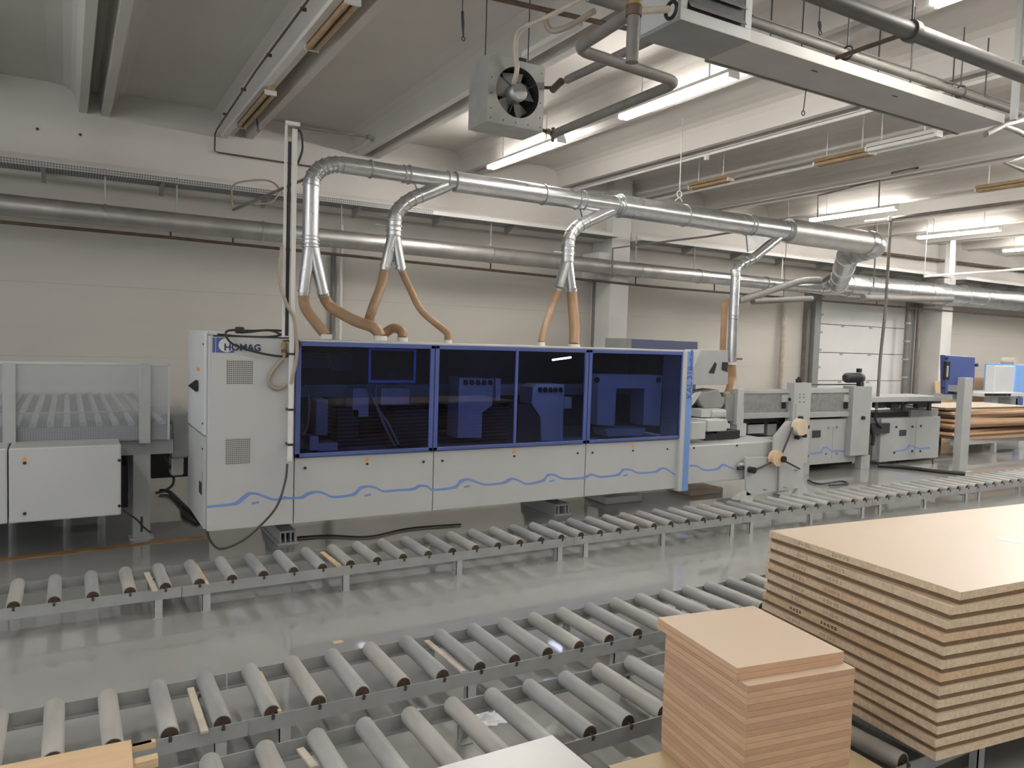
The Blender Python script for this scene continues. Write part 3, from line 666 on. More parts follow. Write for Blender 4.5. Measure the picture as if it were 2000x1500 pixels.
# first drop
r1 = rad(dp(607, 420), 31)
x1 = dp(607, 420).x; z1t = dp(607, 362).z; z1b = dp(607, 478).z
xe = dp(668, 317).x
RbX = xe-x1; RbZ = zlev-z1t
P = [Vector((xe-RbX*math.sin(t*PI/16), DY, zlev-RbZ+RbZ*math.cos(t*PI/16))) for t in range(9)]
b = MB(); b.tube([Vector((xe+.05, DY, zlev))]+P+[Vector((x1, DY, z1t-.05))], r1, 'galv', 26)
for k in range(len(P)): b.ring(P[k], (P[min(k+1, 8)]-P[max(k-1, 0)]), r1+.006, .010, 'galvd', 26)
b.build('elbow', duct)
b = MB(); b.cyl((x1, DY, z1t), (x1, DY, z1b), r1, 'galv', 28)
for z in (z1t, z1b+.08, z1b+.045, z1b+.01, z1b-.02): b.ring((x1, DY, z), (0, 0, 1), r1+.01, .010, 'galvd', 28)
b.cyl((x1-.18, DY, z1b+.05), (x1-r1, DY, z1b+.05), .012, 'grey_paint', 8)
b.build('drop_pipe', duct)
# branch builder: two legs at the lower end
def trouser(x, z, ends, r):
    b = MB()
    for e in ends:
        e = Vector(e); top = Vector((x+(e.x-x)*.12, DY, z)); d = (e-top).normalized()
        b.tube([top, top+(e-top)*.5, e], r, 'galv', 20, rs=[r*.8, r*.78, r*.72]); b.ring(e-d*.02, d, r*.74+.006, .02, 'galv', 20); b.ring(e-d*.06, d, r*.74+.004, .01, 'galv', 20)
    return b
trouser(x1, z1b, [dp(593, 573), dp(632, 575)], r1).build('trouser_branch', duct)
def branch(j, elbow, top, bot, ends, wtop, wv, gus):
    # j: junction px on main; elbow px list; top/bot of the vertical
    rv = rad(dp(*top), wv); X = dp(*top).x; zt_ = dp(*top).z; zb_ = dp(*bot).z
    J = Vector((dp(*j).x, DY, zlev-.02)); E = [dp(*e) for e in elbow]
    b = MB(); b.tube([J, J+(E[0]-J)*.3, E[0]], rv, 'galv', 24, rs=[rv*1.0, rv*1.08, rv]); 
    t = (E[0]-J).normalized(); b.ring(E[0], t, rv+.007, .014, 'galv', 24)
    # gusset sheet between branch and main
    b.prism([dp(*g, Y=DY-.02) for g in gus], (0, .03, 0), 'galvd')
    b.build('branch_pipe', duct)
    P = bez([J+(E[0]-J)*.9]+E+[Vector((X, DY, zt_)), Vector((X, DY, zt_-.08))], 4)[4:]
    b = MB(); b.tube(P, rv, 'galv', 24)
    for k in range(0, len(P)-1, 3): b.ring(P[k], P[k+1]-P[max(k-1, 0)], rv+.006, .010, 'galvd', 24)
    b.build('elbow', duct)
    b = MB(); b.cyl((X, DY, zt_), (X, DY, zb_), rv, 'galv', 24)
    for z in (zt_, (zt_+zb_)/2+.02, (zt_+zb_)/2-.02, zb_+.01): b.ring((X, DY, z), (0, 0, 1), rv+.009, .010, 'galvd', 24)
    b.cyl((X-.2, DY, zb_+.1), (X+rv+.03, DY, zb_+.1), .009, 'grey_paint', 8)
    b.build('drop_pipe', duct)
    if ends: trouser(X, zb_, [dp(*e) for e in ends], rv).build('trouser_branch', duct)
    return X, zb_, rv
branch((880, 352), [(820, 382), (801, 391), (785, 403), (774, 417)], (770, 432), (770, 462), [(752, 524), (783, 526)], 24, 28, [(808, 351), (876, 347), (818, 376)])
branch((1204, 404), [(1145, 433), (1129, 442), (1117, 455), (1111, 468)], (1109, 482), (1109, 512), [(1091, 562), (1116, 564)], 22, 25, [(1135, 408), (1203, 400), (1140, 430)])
X4, z4, r4 = branch((1534, 458), [(1470, 505), (1455, 512), (1444, 519)], (1437, 530), (1436, 708), None, 18, 18, [(1459, 458), (1526, 454), (1462, 492)])
b = MB(); b.ring((X4, DY, z4+.03), (0, 0, 1), r4+.01, .03, 'galv', 20); b.cyl((X4-.1, DY, z4+.05), (X4+.2, DY, z4+.05), .012, 'dark', 8); b.build('blast_gate', duct)
# end: elbow back to the wall duct
WY = 10.35
xe2 = MX[7]+.25; rE = rad(mp(xe2), 46)
wz = px(1560, 560, Y=WY).z
E = [mp(xe2-.05), mp(xe2+.12), Vector((xe2+.33, DY+.12, zlev-.02)), Vector((xe2+.42, DY+.4, zlev-.05)), Vector((xe2+.42, DY+.6, zlev-.08))]
bend(E, rE, 5).build('elbow', duct)
tgt = Vector((px(1640, 548, Y=WY).x-.25, WY-.15, wz+.08)); b = MB(); st = E[-1]; b.tube([st, st+(tgt-st)*.5, tgt], rE, 'galv', 28)
for f in (.05, .35, .4, .65, .95): b.ring(st+(tgt-st)*f, tgt-st, rE+.008, .02, 'galv', 28)
b.build('link_pipe', duct)
# hanger cord holding the duct
h0 = px(1328, 206, Y=DY); XQ = dp(1326, 400).x
hg = thing('hanger_cord', 'white cord with a hook dropping from the ceiling to the suction duct', 'hanger', (XQ, DY, 4))
b = MB(); b.cyl((XQ, DY, zlev+.30), (XQ, DY, CZ), .007, 'whiteplastic', 8); b.build('cord', hg)
b = MB(); b.torus((XQ, DY, zlev+.255), (0, 1, 0), .04, .008, 'whiteplastic'); b.tube([(XQ-.06, DY, zlev+.17), (XQ, DY, zlev+.22), (XQ+.06, DY, zlev+.17)], .008, 'whiteplastic', 8); b.build('hook', hg)
# wall duct
wd = thing('wall_duct', 'long round galvanised duct running along the back wall from end to end', 'duct', (5, WY, wz))
b = MB(); rw = rad(px(700, 470, Y=WY), 34); xs = px(1622, 560, Y=WY).x
wl = px(300, 430, Y=WY).z
def wpnt(X): return Vector((X, WY, wl+(wz-wl)*min(1, (X-1)/12)))
b.tube([wpnt(-8.5), wpnt(px(1378, 540, Y=WY).x)], rw, 'galv2', 28); b.tube([wpnt(px(1378, 540, Y=WY).x), wpnt(xs)], rw*.94, 'galv', 28)
for x in (205, 512, 960, 1252, 1368, 1500): X = px(x, 450, Y=WY).x; b.ring(wpnt(X), (1, 0, 0), rw+.01, .03, 'galv', 28)
b.build('narrow_run', wd)
b = MB(); rb = rad(px(1760, 560, Y=WY), 44); zc = px(1700, 562, Y=WY).z
def wp2(X): return Vector((X, WY, zc+(px(1900, 580, Y=WY).z-zc)*(X-14)/6))
b.tube([wpnt(xs-.35), wp2(xs+.1), wp2(xs+.5)], rb, 'galv', 32, rs=[rw, rb*.9, rb]); b.tube([wp2(xs+.5), wp2(22), wp2(30), wp2(40)], rb, 'galv', 32)
for x in (1650, 1682, 1762, 1770, 1812, 1840, 1880, 1915, 1990): X = px(x, 560, Y=WY).x; b.ring(wp2(X), (1, 0, 0), rb+.012, .04, 'galv', 32)
b.build('wide_run', wd)
b = MB()
for x in (205, 345, 667, 960, 1245, 1360):
    X = px(x, 420, Y=WY).x; b.cyl((X, WY, wpnt(X).z+rw), (X, WY, 3.78), .009, 'grey_paint', 8)
for x in (1530, 1640, 1870): X = px(x, 480, Y=WY).x; b.cyl((X, WY, wpnt(X).z+.1), (X, WY, 3.8), .012, 'whiteplastic', 8)
b.build('hanger_rod', wd)
# thin wall pipe below
tp = thing('wall_pipe', 'thin dark pipe clipped below the duct along the back wall', 'pipe', (5, WY+.3, 2.9))
b = MB(); za = px(200, 452, Y=WY+.1).z; zb_ = px(1300, 562, Y=WY+.1).z
b.tube([(-8.5, WY+.1, za+.03), (1, WY+.1, za), (9, WY+.1, zb_), (px(1860, 608, Y=WY+.1).x, WY+.1, px(1860, 608, Y=WY+.1).z), (30, WY+.1, px(1860, 608, Y=WY+.1).z)], .02, 'brownpipe', 10); b.build('pipe', tp)
b = MB()
for x in (333, 455, 960, 1245, 1400, 1720):
    X = px(x, 460, Y=WY+.1).x; zc_ = za+(zb_-za)*(X-1)/8 if X < 9 else zb_; b.cyl((X, WY+.1, zc_-.02), (X, WY+.1, zc_+.17), .012, 'brownpipe', 8)
b.build('clip', tp)
# cable tray on the wall
TY = 10.25; tz = px(437, 350, Y=TY).z; tz2 = px(1105, 451, Y=TY).z; tzr = (tz+tz2)/2
ct = thing('cable_tray', 'perforated metal cable tray running along the wall below the ceiling', 'cable tray', (5, TY, tzr))
for i, (xa, xb) in enumerate(((X0, 4.6), (4.6, 8.0), (8.5, 17.8), (18.4, 34))):
    b = MB(); b.box(xa, xb, TY, TY+.006, tzr-.055, tzr, 'tray' if i == 0 else 'pillar'); b.box(xa, xb, TY, FY, tzr-.06, tzr-.055, 'tray'); b.build('tray_section', ct)  # right sections take a paler paint to imitate lamplight on the tray front
b = MB(); x = -4
while x < 22:
    b.prism([(x, TY+.02, tzr-.061), (x, FY, tzr-.061), (x, FY, tzr-.18)], (.04, 0, 0), 'dgrey_paint'); x += 1.25
b.build('bracket', ct)
# ---- hoses
def hose(name, label, pts, w, Y=None, r=None, cuff=True, sock=None):
    ys = Y if isinstance(Y, list) else [DY]*len(pts)
    P = [px(x, y, Y=ys[i]) for i, (x, y) in enumerate(pts)]; P = bez(P, 14); rr_ = rad(P[0], w); t = thing(name, label, 'hose', tuple(P[-1]), 'tan suction hoses')
    # ribbed wall
    Q = []; R = []; L = sum((P[i+1]-P[i]).length for i in range(len(P)-1)); nrib = int(L/.016)*2
    acc = 0; cum = [0]
    for i in range(len(P)-1): cum.append(cum[-1]+(P[i+1]-P[i]).length)
    j = 0
    for k in range(nrib+1):
        s = L*k/nrib
        while j < len(P)-2 and cum[j+1] < s: j += 1
        f = (s-cum[j])/max(1e-6, cum[j+1]-cum[j]); Q.append(P[j].lerp(P[j+1], f)); R.append(rr_*(1 if k % 2 else .955))
    b = MB(); b.tube(Q, rr_, 'hose', 18, rs=R); b.build('tube', t)
    d = (Q[0]-Q[4]).normalized(); MB().ring(Q[0]+d*.0, d, rr_*1.05, .03, 'galv', 18).build('clamp', t)
    e = Q[-1]; MB().cyl((e.x, e.y, e.z-.035), (e.x, e.y, e.z+.01), rr_*1.12, 'whiteplastic', 20).build('socket', t)
    return t
hose('suction_hose', 'short tan suction hose at the far left, under the first duct drop', [(593, 573), (596, 600), (618, 632), (637, 655)], 21, [DY, DY, 7.2, 7.15])
hose('suction_hose', 'thick tan hose sweeping right from the first duct drop', [(632, 575), (645, 598), (690, 625), (730, 640), (743, 658)], 22, [DY, DY, 7.1, 6.9, 6.85])
hose('suction_hose', 'dark tan hose bending behind the thick one from the second drop', [(752, 524), (744, 560), (727, 605), (722, 632), (745, 652), (768, 641), (785, 648), (786, 661)], 19, [DY, DY, 7.25, 7.3, 7.35, 7.3, 7.2, 7.15])
hose('suction_hose', 'long slim tan hose curving down right from the second drop', [(783, 526), (800, 562), (822, 605), (855, 635), (873, 650), (875, 666)], 14, [DY, DY, 7.2, 7.1, 7., 7.])
hose('suction_hose', 'slim straight tan hose, left leg of the third drop', [(1091, 566), (1078, 600), (1064, 640), (1057, 670)], 13, [DY, DY, 7.2, 7.1])
hose('suction_hose', 'straight tan hose, right leg of the third drop', [(1116, 566), (1119, 600), (1122, 640), (1121, 674)], 21, [DY, DY, 7.2, 7.1])
t = thing('suction_hose', 'tan hose with pale cuff feeding the saw guard beside the blue hood', 'hose', tuple(px(1430, 716, Y=DY)), 'tan suction hoses')
P = bez([Vector((X4, DY, z4-.005)), px(1429, 740, Y=DY), px(1427, 760, Y=DY-.1), px(1420, 774, Y=DY-.2)], 12); rr_ = rad(P[0], 18)
MB().tube(P, rr_, 'hose', 18).build('tube', t); q = px(1408, 785, Y=DY-.28); MB().tube([P[-1], q], rr_*1.1, 'hosec', 18).build('cuff', t)
MB().tube([q, q+(q-P[-1])*.5], rr_*.9, 'galvd', 18).build('nozzle', t)
MB().ring(P[0], (0, 0, 1), rr_*1.1, .05, 'whiteplastic', 18).build('clamp', t)
# ================================================================== POLES AND CABLES BY THE CABINET
PY = 6.42
t = thing('cable_pole', 'white upright cable pole strapped to the cabinet corner, reaching toward the ceiling', 'pole', (px(566, 800, Y=PY).x, PY, .9))
pa = px(566, 900, Y=PY); zt_ = px(573, 252, Y=PY).z
MB().box(pa.x-.018, pa.x+.018, PY-.02, PY+.02, pa.z, zt_, 'whiteplastic').build('trunking', t, .003)
for z in (px(566, 802, Y=PY).z, px(566, 870, Y=PY).z, 1.72): MB().box(pa.x-.022, pa.x+.022, PY-.023, PY+.078, z, z+.018, 'black').build('strap', t)
b = MB(); xr = pa.x-.066; b.box(xr-.01, xr+.01, PY+.01, PY+.03, 1.87, px(562, 236, Y=PY).z, 'whiteplastic'); b.build('thin_rod', t, .002)
b = MB(); b.tube([(xr+.032, PY+.03, 1.88), (xr+.032, PY+.03, 3.0), (xr+.035, PY+.03, zt_-.1)], .014, 'rubber', 8)
b.tube(bez([(pa.x+.0, PY, zt_), (pa.x+.05, PY, zt_-.02), (pa.x+.065, PY, zt_-.15), (pa.x+.03, PY, zt_-.27)], 6), .010, 'rubber', 8); b.build('cable', t)
zt2 = px(562, 236, Y=PY).z
b = MB(); b.box(xr-.01, pa.x+.04, PY-.01, PY+.03, zt2-.03, zt2, 'whiteplastic'); q = px(728, 268, Y=PY+.1)
b.tube([(pa.x+.02, PY+.02, zt2-.03), q], .012, 'greypipe', 8); b.cyl(q-Vector((.05, 0, 0)), q+Vector((.01, 0, -.02)), .024, 'greypipe', 10)
b.tube([q, px(705, 284, Y=PY+.1), px(678, 297, Y=PY+.12)], .012, 'beige', 8); b.build('top_arm', t)
KY = 6.45
def cable(name, label, pts, r, m='rubber', Y=KY, ys=None, z=None, cat='cable', n=10):
    P = [px(x, y, Y=(ys[i] if ys else Y)) if z is None else px(x, y, Z=z) for i, (x, y) in enumerate(pts)]
    o = MB().tube(bez(P, n), r, m, 8).build(name); return tag(o, label, cat)
cable('power_cable', 'black cable looped over the cabinet top and hanging across the lettering', cv([(640,250),(560,300),(500,290),(440,200),(430,100),(520,60),(720,75)], 360, 630, .12)[:0]+[(553, 656), (530, 646), (490, 646), (450, 645), (441, 653), (452, 670), (480, 682), (520, 692), (560, 696), (580, 685), (584, 668), (572, 652)], .009, Y=MY-.05)
cable('power_cable', 'dark doubled cable lying flat on top of the white cabinet', [(425, 653), (470, 657), (520, 658), (545, 655), (552, 647), (520, 645), (478, 649), (462, 646)], .009, Y=MY+.1, cat='cable')
tag(MB().obox(px(468, 645, Y=MY+.12), (.035, 0, 0), (0, .03, 0), (0, 0, .028), 'black').build('cable_plug', bevel=.012), 'black plug lying on top of the white cabinet', 'plug')
cable('air_hose', 'beige air hose looped in a teardrop on the cabinet front', [(552, 702), (535, 722), (525, 742), (532, 756), (545, 759), (559, 751)], .018, 'beige', Y=PY+.05)
cable('air_hose', 'beige hose running down the cable pole to a coil beside the blue hood', [(551, 480), (546, 540), (558, 590), (574, 620), (578, 650), (580, 690), (573, 730), (568, 750)], .015, 'beige', Y=PY-.03)
tg = thing('air_fitting', 'brass air valve fittings clamped to the cable pole above the hose loop', 'valve', tuple(px(555, 680, Y=PY)))
b = MB(); q = px(555, 664, Y=PY+.03); q2 = px(555, 700, Y=PY+.03); b.cyl(q, q2, .016, 'copper', 10); b.ring(q.lerp(q2, .3), (0, 0, 1), .026, .04, 'copper', 10); b.ring(q.lerp(q2, .6), (0, 0, 1), .023, .03, 'brownpipe', 10); b.build('valve_body', tg)
MB().obox(q.lerp(q2, .1)+Vector((.02, -.02, .01)), (.03, 0, 0), (0, .008, 0), (0, 0, .006), 'dark').build('lever', tg)
cable('power_cable', 'brown cable hanging from the cable pole down to the floor before the cabinet', [(561, 906), (557, 940), (540, 990), (505, 1030), (470, 1058), (430, 1072), (410, 1055), (404, 1036)], .010, 'browncable', ys=[PY, PY, 6.38, 6.4, 6.45, 6.6, 6.9, 7.0])
# ================================================================== LEFT ROLLER TABLE
LY = 7.05
lt = thing('roller_table', 'large grey roller table with see-through guard at the left edge', 'machine', (-.2, 8, 0))
wa = px(15, 870, Y=LY).x; wb = px(237, 868, Y=LY).x; zt_ = px(237, 868, Y=LY).z; zb_ = px(236, 1006, Y=LY).z
MB().box(-1.4, wa-.004, LY, LY+.4, zb_+.0, zt_, 'white').build('side_cabinet', lt, .012)
cb = MB().box(wa+.004, wb, LY, LY+.4, zb_, zt_, 'white').build('side_cabinet', lt, .012)
b = MB()
for x, y in ((48, 904), (48, 1003), (233, 899), (233, 988)): q = px(x, y, Y=LY); b.cyl((q.x, LY-.01, q.z), (q.x, LY, q.z), .012, 'black', 12)
b.build('lock', cb)
q = px(48, 896, Y=LY); MB().prism([(q.x-.02, LY-.002, q.z-.014), (q.x+.02, LY-.002, q.z-.014), (q.x, LY-.002, q.z+.022)], (0, .002, 0), 'orange').build('warning_sticker', cb)
TY0 = 7.5; tzt = px(300, 828, Y=TY0).z; tx1 = px(335, 850, Y=TY0).x
b = MB(); b.box(-1.6, tx1, TY0, TY0+.02, px(200, 862, Y=TY0).z, tzt-.01, 'mesh'); b.build('punched_apron', lt)
b = MB(); zz1 = px(276, 888, Y=TY0+.05).z; b.box(-1.6, tx1+.02, TY0+.05, TY0+.13, zz1, zz1+.13, 'grey_paint'); b.box(-1.6, tx1, 9.5, 9.6, zz1, zz1+.13, 'grey_paint'); b.box(tx1-.06, tx1, TY0+.13, 9.5, zz1, zz1+.13, 'grey_paint')
b.box(-1.6, tx1, TY0+.02, 9.6, tzt-.10, tzt-.09, 'mesh'); b.build('table_frame', lt)
for x, y in ((276, 1050),):
    q = px(x, y, Z=0)
    for (X, Yl) in ((q.x, TY0+.09), (q.x-1.8, TY0+.09), (q.x, 9.5), (q.x-1.8, 9.5)):
        b = MB(); b.box(X-.07, X+.07, Yl-.04, Yl+.04, .012, zz1, 'grey_paint'); b.box(X-.1, X+.1, Yl-.07, Yl+.07, 0, .012, 'grey_paint'); b.box(X-.01, X+.01, Yl-.042, Yl-.04, .06, .2, 'dark')
        b.build('leg', lt, .004)
YR = px(200, 766, Z=tzt).y; first = None
rx = [-1.5+.125*k for k in range(int((tx1+1.5)/.125)+1)]
for row, (ya, yb) in enumerate(((TY0+.03, 8.38), (8.46, YR))):
    first = None
    for x in rx:
        if first is None: first = MB().cyl((x, ya, tzt), (x, yb, tzt), .028, 'white', 12).build('roller', lt); o = first; xx = x
        else: o = first.copy(); COL.objects.link(o); o.parent = lt; o.location = (x-xx, 0, 0)
b = MB(); b.box(-1.6, tx1, 8.39, 8.45, tzt-.05, tzt+.03, 'grey_paint'); b.build('centre_rail', lt)
GY = 7.42
gx = px(330, 780, Y=GY).x; gz1 = px(330, 712, Y=GY).z; gz0 = px(330, 858, Y=GY).z
g = MB(); g.box(-1.6, gx, GY+.01, GY+.016, gz0, gz1, 'haze'); g.build('guard_pane', lt)
b = MB(); b.box(-1.6, gx+.01, GY, GY+.03, gz1-.008, gz1+.014, 'white'); b.build('guard_rail', lt)
for x in (18, 283): q = px(x, 800, Y=GY-.02); MB().box(q.x-.045, q.x+.045, GY-.03, GY, px(x, 865, Y=GY).z, gz1, 'grey_paint').build('guard_post', lt, .003)
MB().box(gx-.008, gx+.008, GY, GY+.02, gz0, gz1, 'white').build('guard_edge', lt)
# rear guard pane, drive parts at the right end of the table
MB().box(tx1+.02, tx1+.16, TY0+.15, TY0+.45, px(345, 900, Y=TY0).z, px(345, 810, Y=TY0).z, 'grey_paint').build('drive_housing', lt, .02)
MB().box(tx1+.02, tx1+.13, TY0+.2, TY0+.4, px(345, 912, Y=TY0).z-.12, px(345, 900, Y=TY0).z, 'white').build('motor', lt, .02)
MB().box(tx1-.2, tx1+.3, 8.6, 9.4, tzt-.25, tzt-.02, 'mesh').build('transfer_frame', lt)
b = MB()
for x in (-.9, -.45, 0, .3): b.cyl((x, 8.6, .0), (x, 8.6, zz1), .035, 'grey_paint', 10)
b.build('inner_post', lt)
MB().box(-1.2, .55, 8.9, 9.3, .25, .75, 'dark').build('shade_box', lt)  # dark box added under the table in place of its shade
MB().box(.05, .5, 8.0, 8.3, .2, .6, 'black').build('shade_box', lt)  # black box added to deepen the shade below the rollers
MB().box(-1.6, .6, 9.55, 9.6, .1, tzt-.1, 'black').build('shade_backdrop', lt)  # black sheet added behind the table as painted shade
p = px(296, 868, Y=8.9); q = px(410, 928, Y=8.9); MB().box(p.x, q.x, 8.9, 9.4, q.z, p.z, 'black').build('black_body', lt)  # black body, widened to darken the gap beside the table
cable('power_cable', 'black cable hanging from the roller table beside the white cabinet', cv([(590,90),(600,230),(680,400),(735,500),(735,650),(620,740),(500,770)], 230, 850, .1466), .012, ys=[7.6, 7.6, 7.7, 7.8, 7.8, 7.8, 7.8])
cable('power_cable', 'thin cable sagging across the leg of the roller table', cv([(65,990),(150,1050),(260,1130),(340,1220),(440,1300)], 230, 850, .1466), .008, Y=7.42)
cable('power_cable', 'thick black cables running over the floor to the foot of the white cabinet', cv([(560,740),(680,750),(790,850),(900,960),(1010,1060),(1090,1160)], 230, 850, .1466), .022, z=.03)
cable('power_cable', 'loop of black cable on the floor left of the white cabinet', cv([(700,780),(830,900),(860,1040),(940,1120),(1060,1190)], 230, 850, .1466), .014, z=.02)
# painted line on the floor
q = px(0, 1094, Z=0); q2 = px(406, 1048, Z=0)
tag(MB().obox((q+q2)/2-(q2-q)*.35+Vector((0, 0, .001)), (q2-q)*.85, (0, .05, 0), (0, 0, .001), 'line').build('floor_line'), 'worn ochre line painted on the floor before the roller table', 'floor marking')
# cables on the floor under the machine
cable('power_cable', 'thin cable lying on the floor under the second wave panel', [(580, 1050), (640, 1046), (720, 1048), (800, 1032), (900, 1024)], .010, z=.012)
# ================================================================== REEL STAND
SY = 6.42
st = thing('edging_reel_stand', 'grey sheet metal stand with three black spokes and round knobs beside the machine end', 'stand', (px(1510, 960, Y=SY).x, SY, 0))
def sp(l, Y=SY): return [px(a, c, Y=Y) for a, c in cv(l, 1430, 730, .1735)]
body = sp([(155,940),(470,935),(475,710),(620,530),(700,540),(800,700),(800,1170),(740,1290),(160,1375)])
MB().prism(body, (0, .03, 0), 'white').build('stand_plate', st, .004)
MB().prism(sp([(475,710),(620,530),(690,545),(545,935),(545,985),(470,935)], SY-.012), (0, .012, 0), 'white').build('folded_flange', st, .003)
zf = 0
for l in ([(160,1320),(240,1370),(265,1440),(20,1420),(60,1370)], [(790,1170),(850,1330),(870,1385),(700,1370),(740,1290)]):
    P = sp(l); P = [Vector((q.x, q.y, max(q.z, .005))) for q in P]; MB().prism(P, (0, .05, 0), 'white').build('foot', st, .003)
    c = sum(P, Vector())/len(P); MB().box(c.x-.12, c.x+.12, SY-.02, SY+.35, 0, .012, 'white').build('base_plate', st)
cc = sp([(540, 955)], SY-.06)[0]
b = MB()
for e in ((700, 560), (250, 1085), (760, 1070)):
    q = sp([e], SY-.05)[0]; b.tube([cc, q], .012, 'dark', 8)
q = sp([(515, 1340)], SY-.03)[0]; b.tube([cc+Vector((0, .02, 0)), q], .014, 'dgrey_paint', 8)
b.build('spoke', st)
q = sp([(490, 950)], SY-.05)[0]; q2 = sp([(230, 1085)], SY-.05)[0]; q3 = sp([(770, 600)], SY-.09)[0]
b = MB(); b.cyl(q+Vector((0, -.05, 0)), q+Vector((0, .04, 0)), .095, 'pine', 24); b.cyl(cc+Vector((0, -.07, 0)), cc+Vector((0, .03, 0)), .04, 'black', 14); b.build('hub', st, .01)
MB().cyl(q2+Vector((0, -.03, 0)), q2+Vector((0, .05, 0)), .04, 'black', 12).build('knob', st)
MB().cyl(q3+Vector((0, -.03, 0)), q3+Vector((0, .06, 0)), .105, 'hosec', 24).build('guide_disc', st, .012)
b = MB()
for e in ((790, 500), (860, 600), (830, 700), (750, 720)): w_ = sp([e], SY-.06)[0]; b.cyl(w_, w_+Vector((0, .05, 0)), .025, 'black', 10)
b.build('clamp_knob', st)
b = MB()
for e in ((370, 1305), (600, 1283), (720, 1085)): w_ = sp([e], SY-.003)[0]; b.obox(w_, (.03, 0, -.004), (0, .003, 0), (0, 0, .008), 'dgrey_paint')
b.build('slot', st)
b = MB()
for e in ((120, 1020), (110, 1065)): w_ = sp([e], SY+.04)[0]; b.cyl(w_-Vector((.07, 0, 0)), w_+Vector((.1, 0, 0)), .02, 'black' if e[1] > 1050 else 'white', 10)
b.build('clamp_bar', st)
# ================================================================== RETURN FEEDER (beams and cabinets at the right)
RY = 7.72
rf = thing('panel_return_feeder', 'grey panel feeder with two steel uprights, long cover beam and two wave-striped cabinets', 'machine', (px(1640, 900, Y=RY).x, RY, 0))
def rb_(x0, y0, x1, y1, Y, dep, m, name, bev=.004, par=None):
    p = px(x0, y0, Y=Y); q = px(x1, y1, Y=Y); return MB().box(p.x, q.x, Y, Y+dep, q.z, p.z, m).build(name, par or rf, bev)
u1 = rb_(1552, 748, 1577, 905, RY-.1, .14, 'white', 'upright')
p = px(1555, 790, Y=RY-.11); q = px(1575, 826, Y=RY-.11); MB().box(p.x, q.x, RY-.115, RY-.1, q.z, p.z, 'white').build('cover_plate', u1)
b = MB()
for x, y in ((1562, 770), (1570, 770), (1562, 776), (1570, 776), (1562, 785), (1570, 785)): q = px(x, y, Y=RY-.1); b.cyl((q.x, RY-.108, q.z), (q.x, RY-.1, q.z), .012, 'dgrey_paint', 8)
b.build('bolt', u1)
u2 = rb_(1668, 755, 1696, 888, RY-.1, .2, 'grey_paint', 'upright')
b = MB(); q = px(1684, 816, Y=RY-.1); b.cyl((q.x, RY-.14, q.z), (q.x, RY-.1, q.z), .03, 'black', 10); b.build('knob', u2)
q = px(1676, 889, Y=RY); q2 = px(1693, 889, Y=RY); MB().box(q.x, q2.x, RY-.06, RY+.06, 0, q.z, 'grey_paint').build('leg', rf, .004)
q = px(1553, 905, Y=RY); q2 = px(1575, 905, Y=RY); MB().box(q.x, q2.x, RY-.06, RY+.04, 0, q.z, 'grey_paint').build('leg', rf, .004)
bm = rb_(1452, 768, 1553, 808, RY, .22, 'galvd', 'cover_beam')
rb_(1452, 763, 1553, 768, RY-.02, .3, 'white', 'beam_cap')
rb_(1452, 808, 1553, 815, RY-.05, .3, 'grey_paint', 'table_edge')
rb_(1576, 766, 1668, 808, RY, .22, 'galvd', 'cover_beam'); rb_(1576, 760, 1668, 767, RY-.02, .3, 'white', 'beam_cap'); rb_(1576, 806, 1668, 813, RY-.05, .3, 'grey_paint', 'table_edge')
rb_(1452, 815, 1668, 822, RY+.1, .3, 'black', 'belt')
for x in (1528, 1649):
    o = rb_(x, 771, x+18, 785, RY-.02, .03, 'white', 'sensor_box'); q = px(x+14, 780, Y=RY-.03); MB().cyl((q.x, RY-.05, q.z), (q.x, RY-.02, q.z), .022, 'black', 10).build('knob', o)
    rb_(x+1, 786, x+7, 798, RY-.02, .02, 'black', 'sensor')
c1 = rb_(1577, 820, 1670, 901, RY, .6, 'grey_paint', 'cabinet')
q = px(1626, 860, Y=RY); MB().box(q.x-.004, q.x+.004, RY-.002, RY, px(1626, 895, Y=RY).z, px(1626, 833, Y=RY).z, 'dgrey_paint').build('door_gap', c1)
rb_(1588, 841, 1603, 854, RY-.012, .012, 'dark', 'window', par=c1)
b = MB()
for x, y in ((1618, 835), (1634, 834), (1578, 890), (1613, 886), (1634, 886)): q = px(x, y, Y=RY); b.cyl((q.x, RY-.014, q.z), (q.x, RY, q.z), .02, 'dgrey_paint', 8)
b.build('lock', c1)
wave(cv([(140,1165),(270,1145),(300,1095),(350,1090),(400,1130),(470,1130),(560,1130),(610,1095),(660,1105),(690,1115)], 1560, 700, .16), RY, rf, .014)
R2 = RY+.1
c2 = rb_(1722, 818, 1832, 893, R2, .6, 'grey_paint', 'cabinet'); rb_(1708, 818, 1722, 897, R2+.05, .5, 'dgrey_paint', 'cabinet_side')
rb_(1758, 840, 1770, 851, R2-.012, .012, 'dark', 'window', par=c2)
q = px(1788, 860, Y=R2); MB().box(q.x-.004, q.x+.004, R2-.002, R2, px(1788, 890, Y=R2).z, px(1788, 822, Y=R2).z, 'dgrey_paint').build('door_gap', c2)
wave(cv([(1180,1135),(1300,1115),(1360,1060),(1420,1090),(1500,1100),(1600,1090)], 1560, 700, .16), R2, rf, .014)
b = MB()
for x, y in ((1750, 834), (1782, 833), (1798, 832), (1746, 884), (1781, 881), (1797, 881)): q = px(x, y, Y=R2); b.cyl((q.x, R2-.014, q.z), (q.x, R2, q.z), .02, 'dark', 8)
b.build('lock', c2)
q = px(1779, 895, Y=R2+.2); q2 = px(1796, 895, Y=R2+.2); MB().box(q.x, q2.x, R2+.2, R2+.32, 0, q.z+.02, 'grey_paint').build('leg', rf, .004)
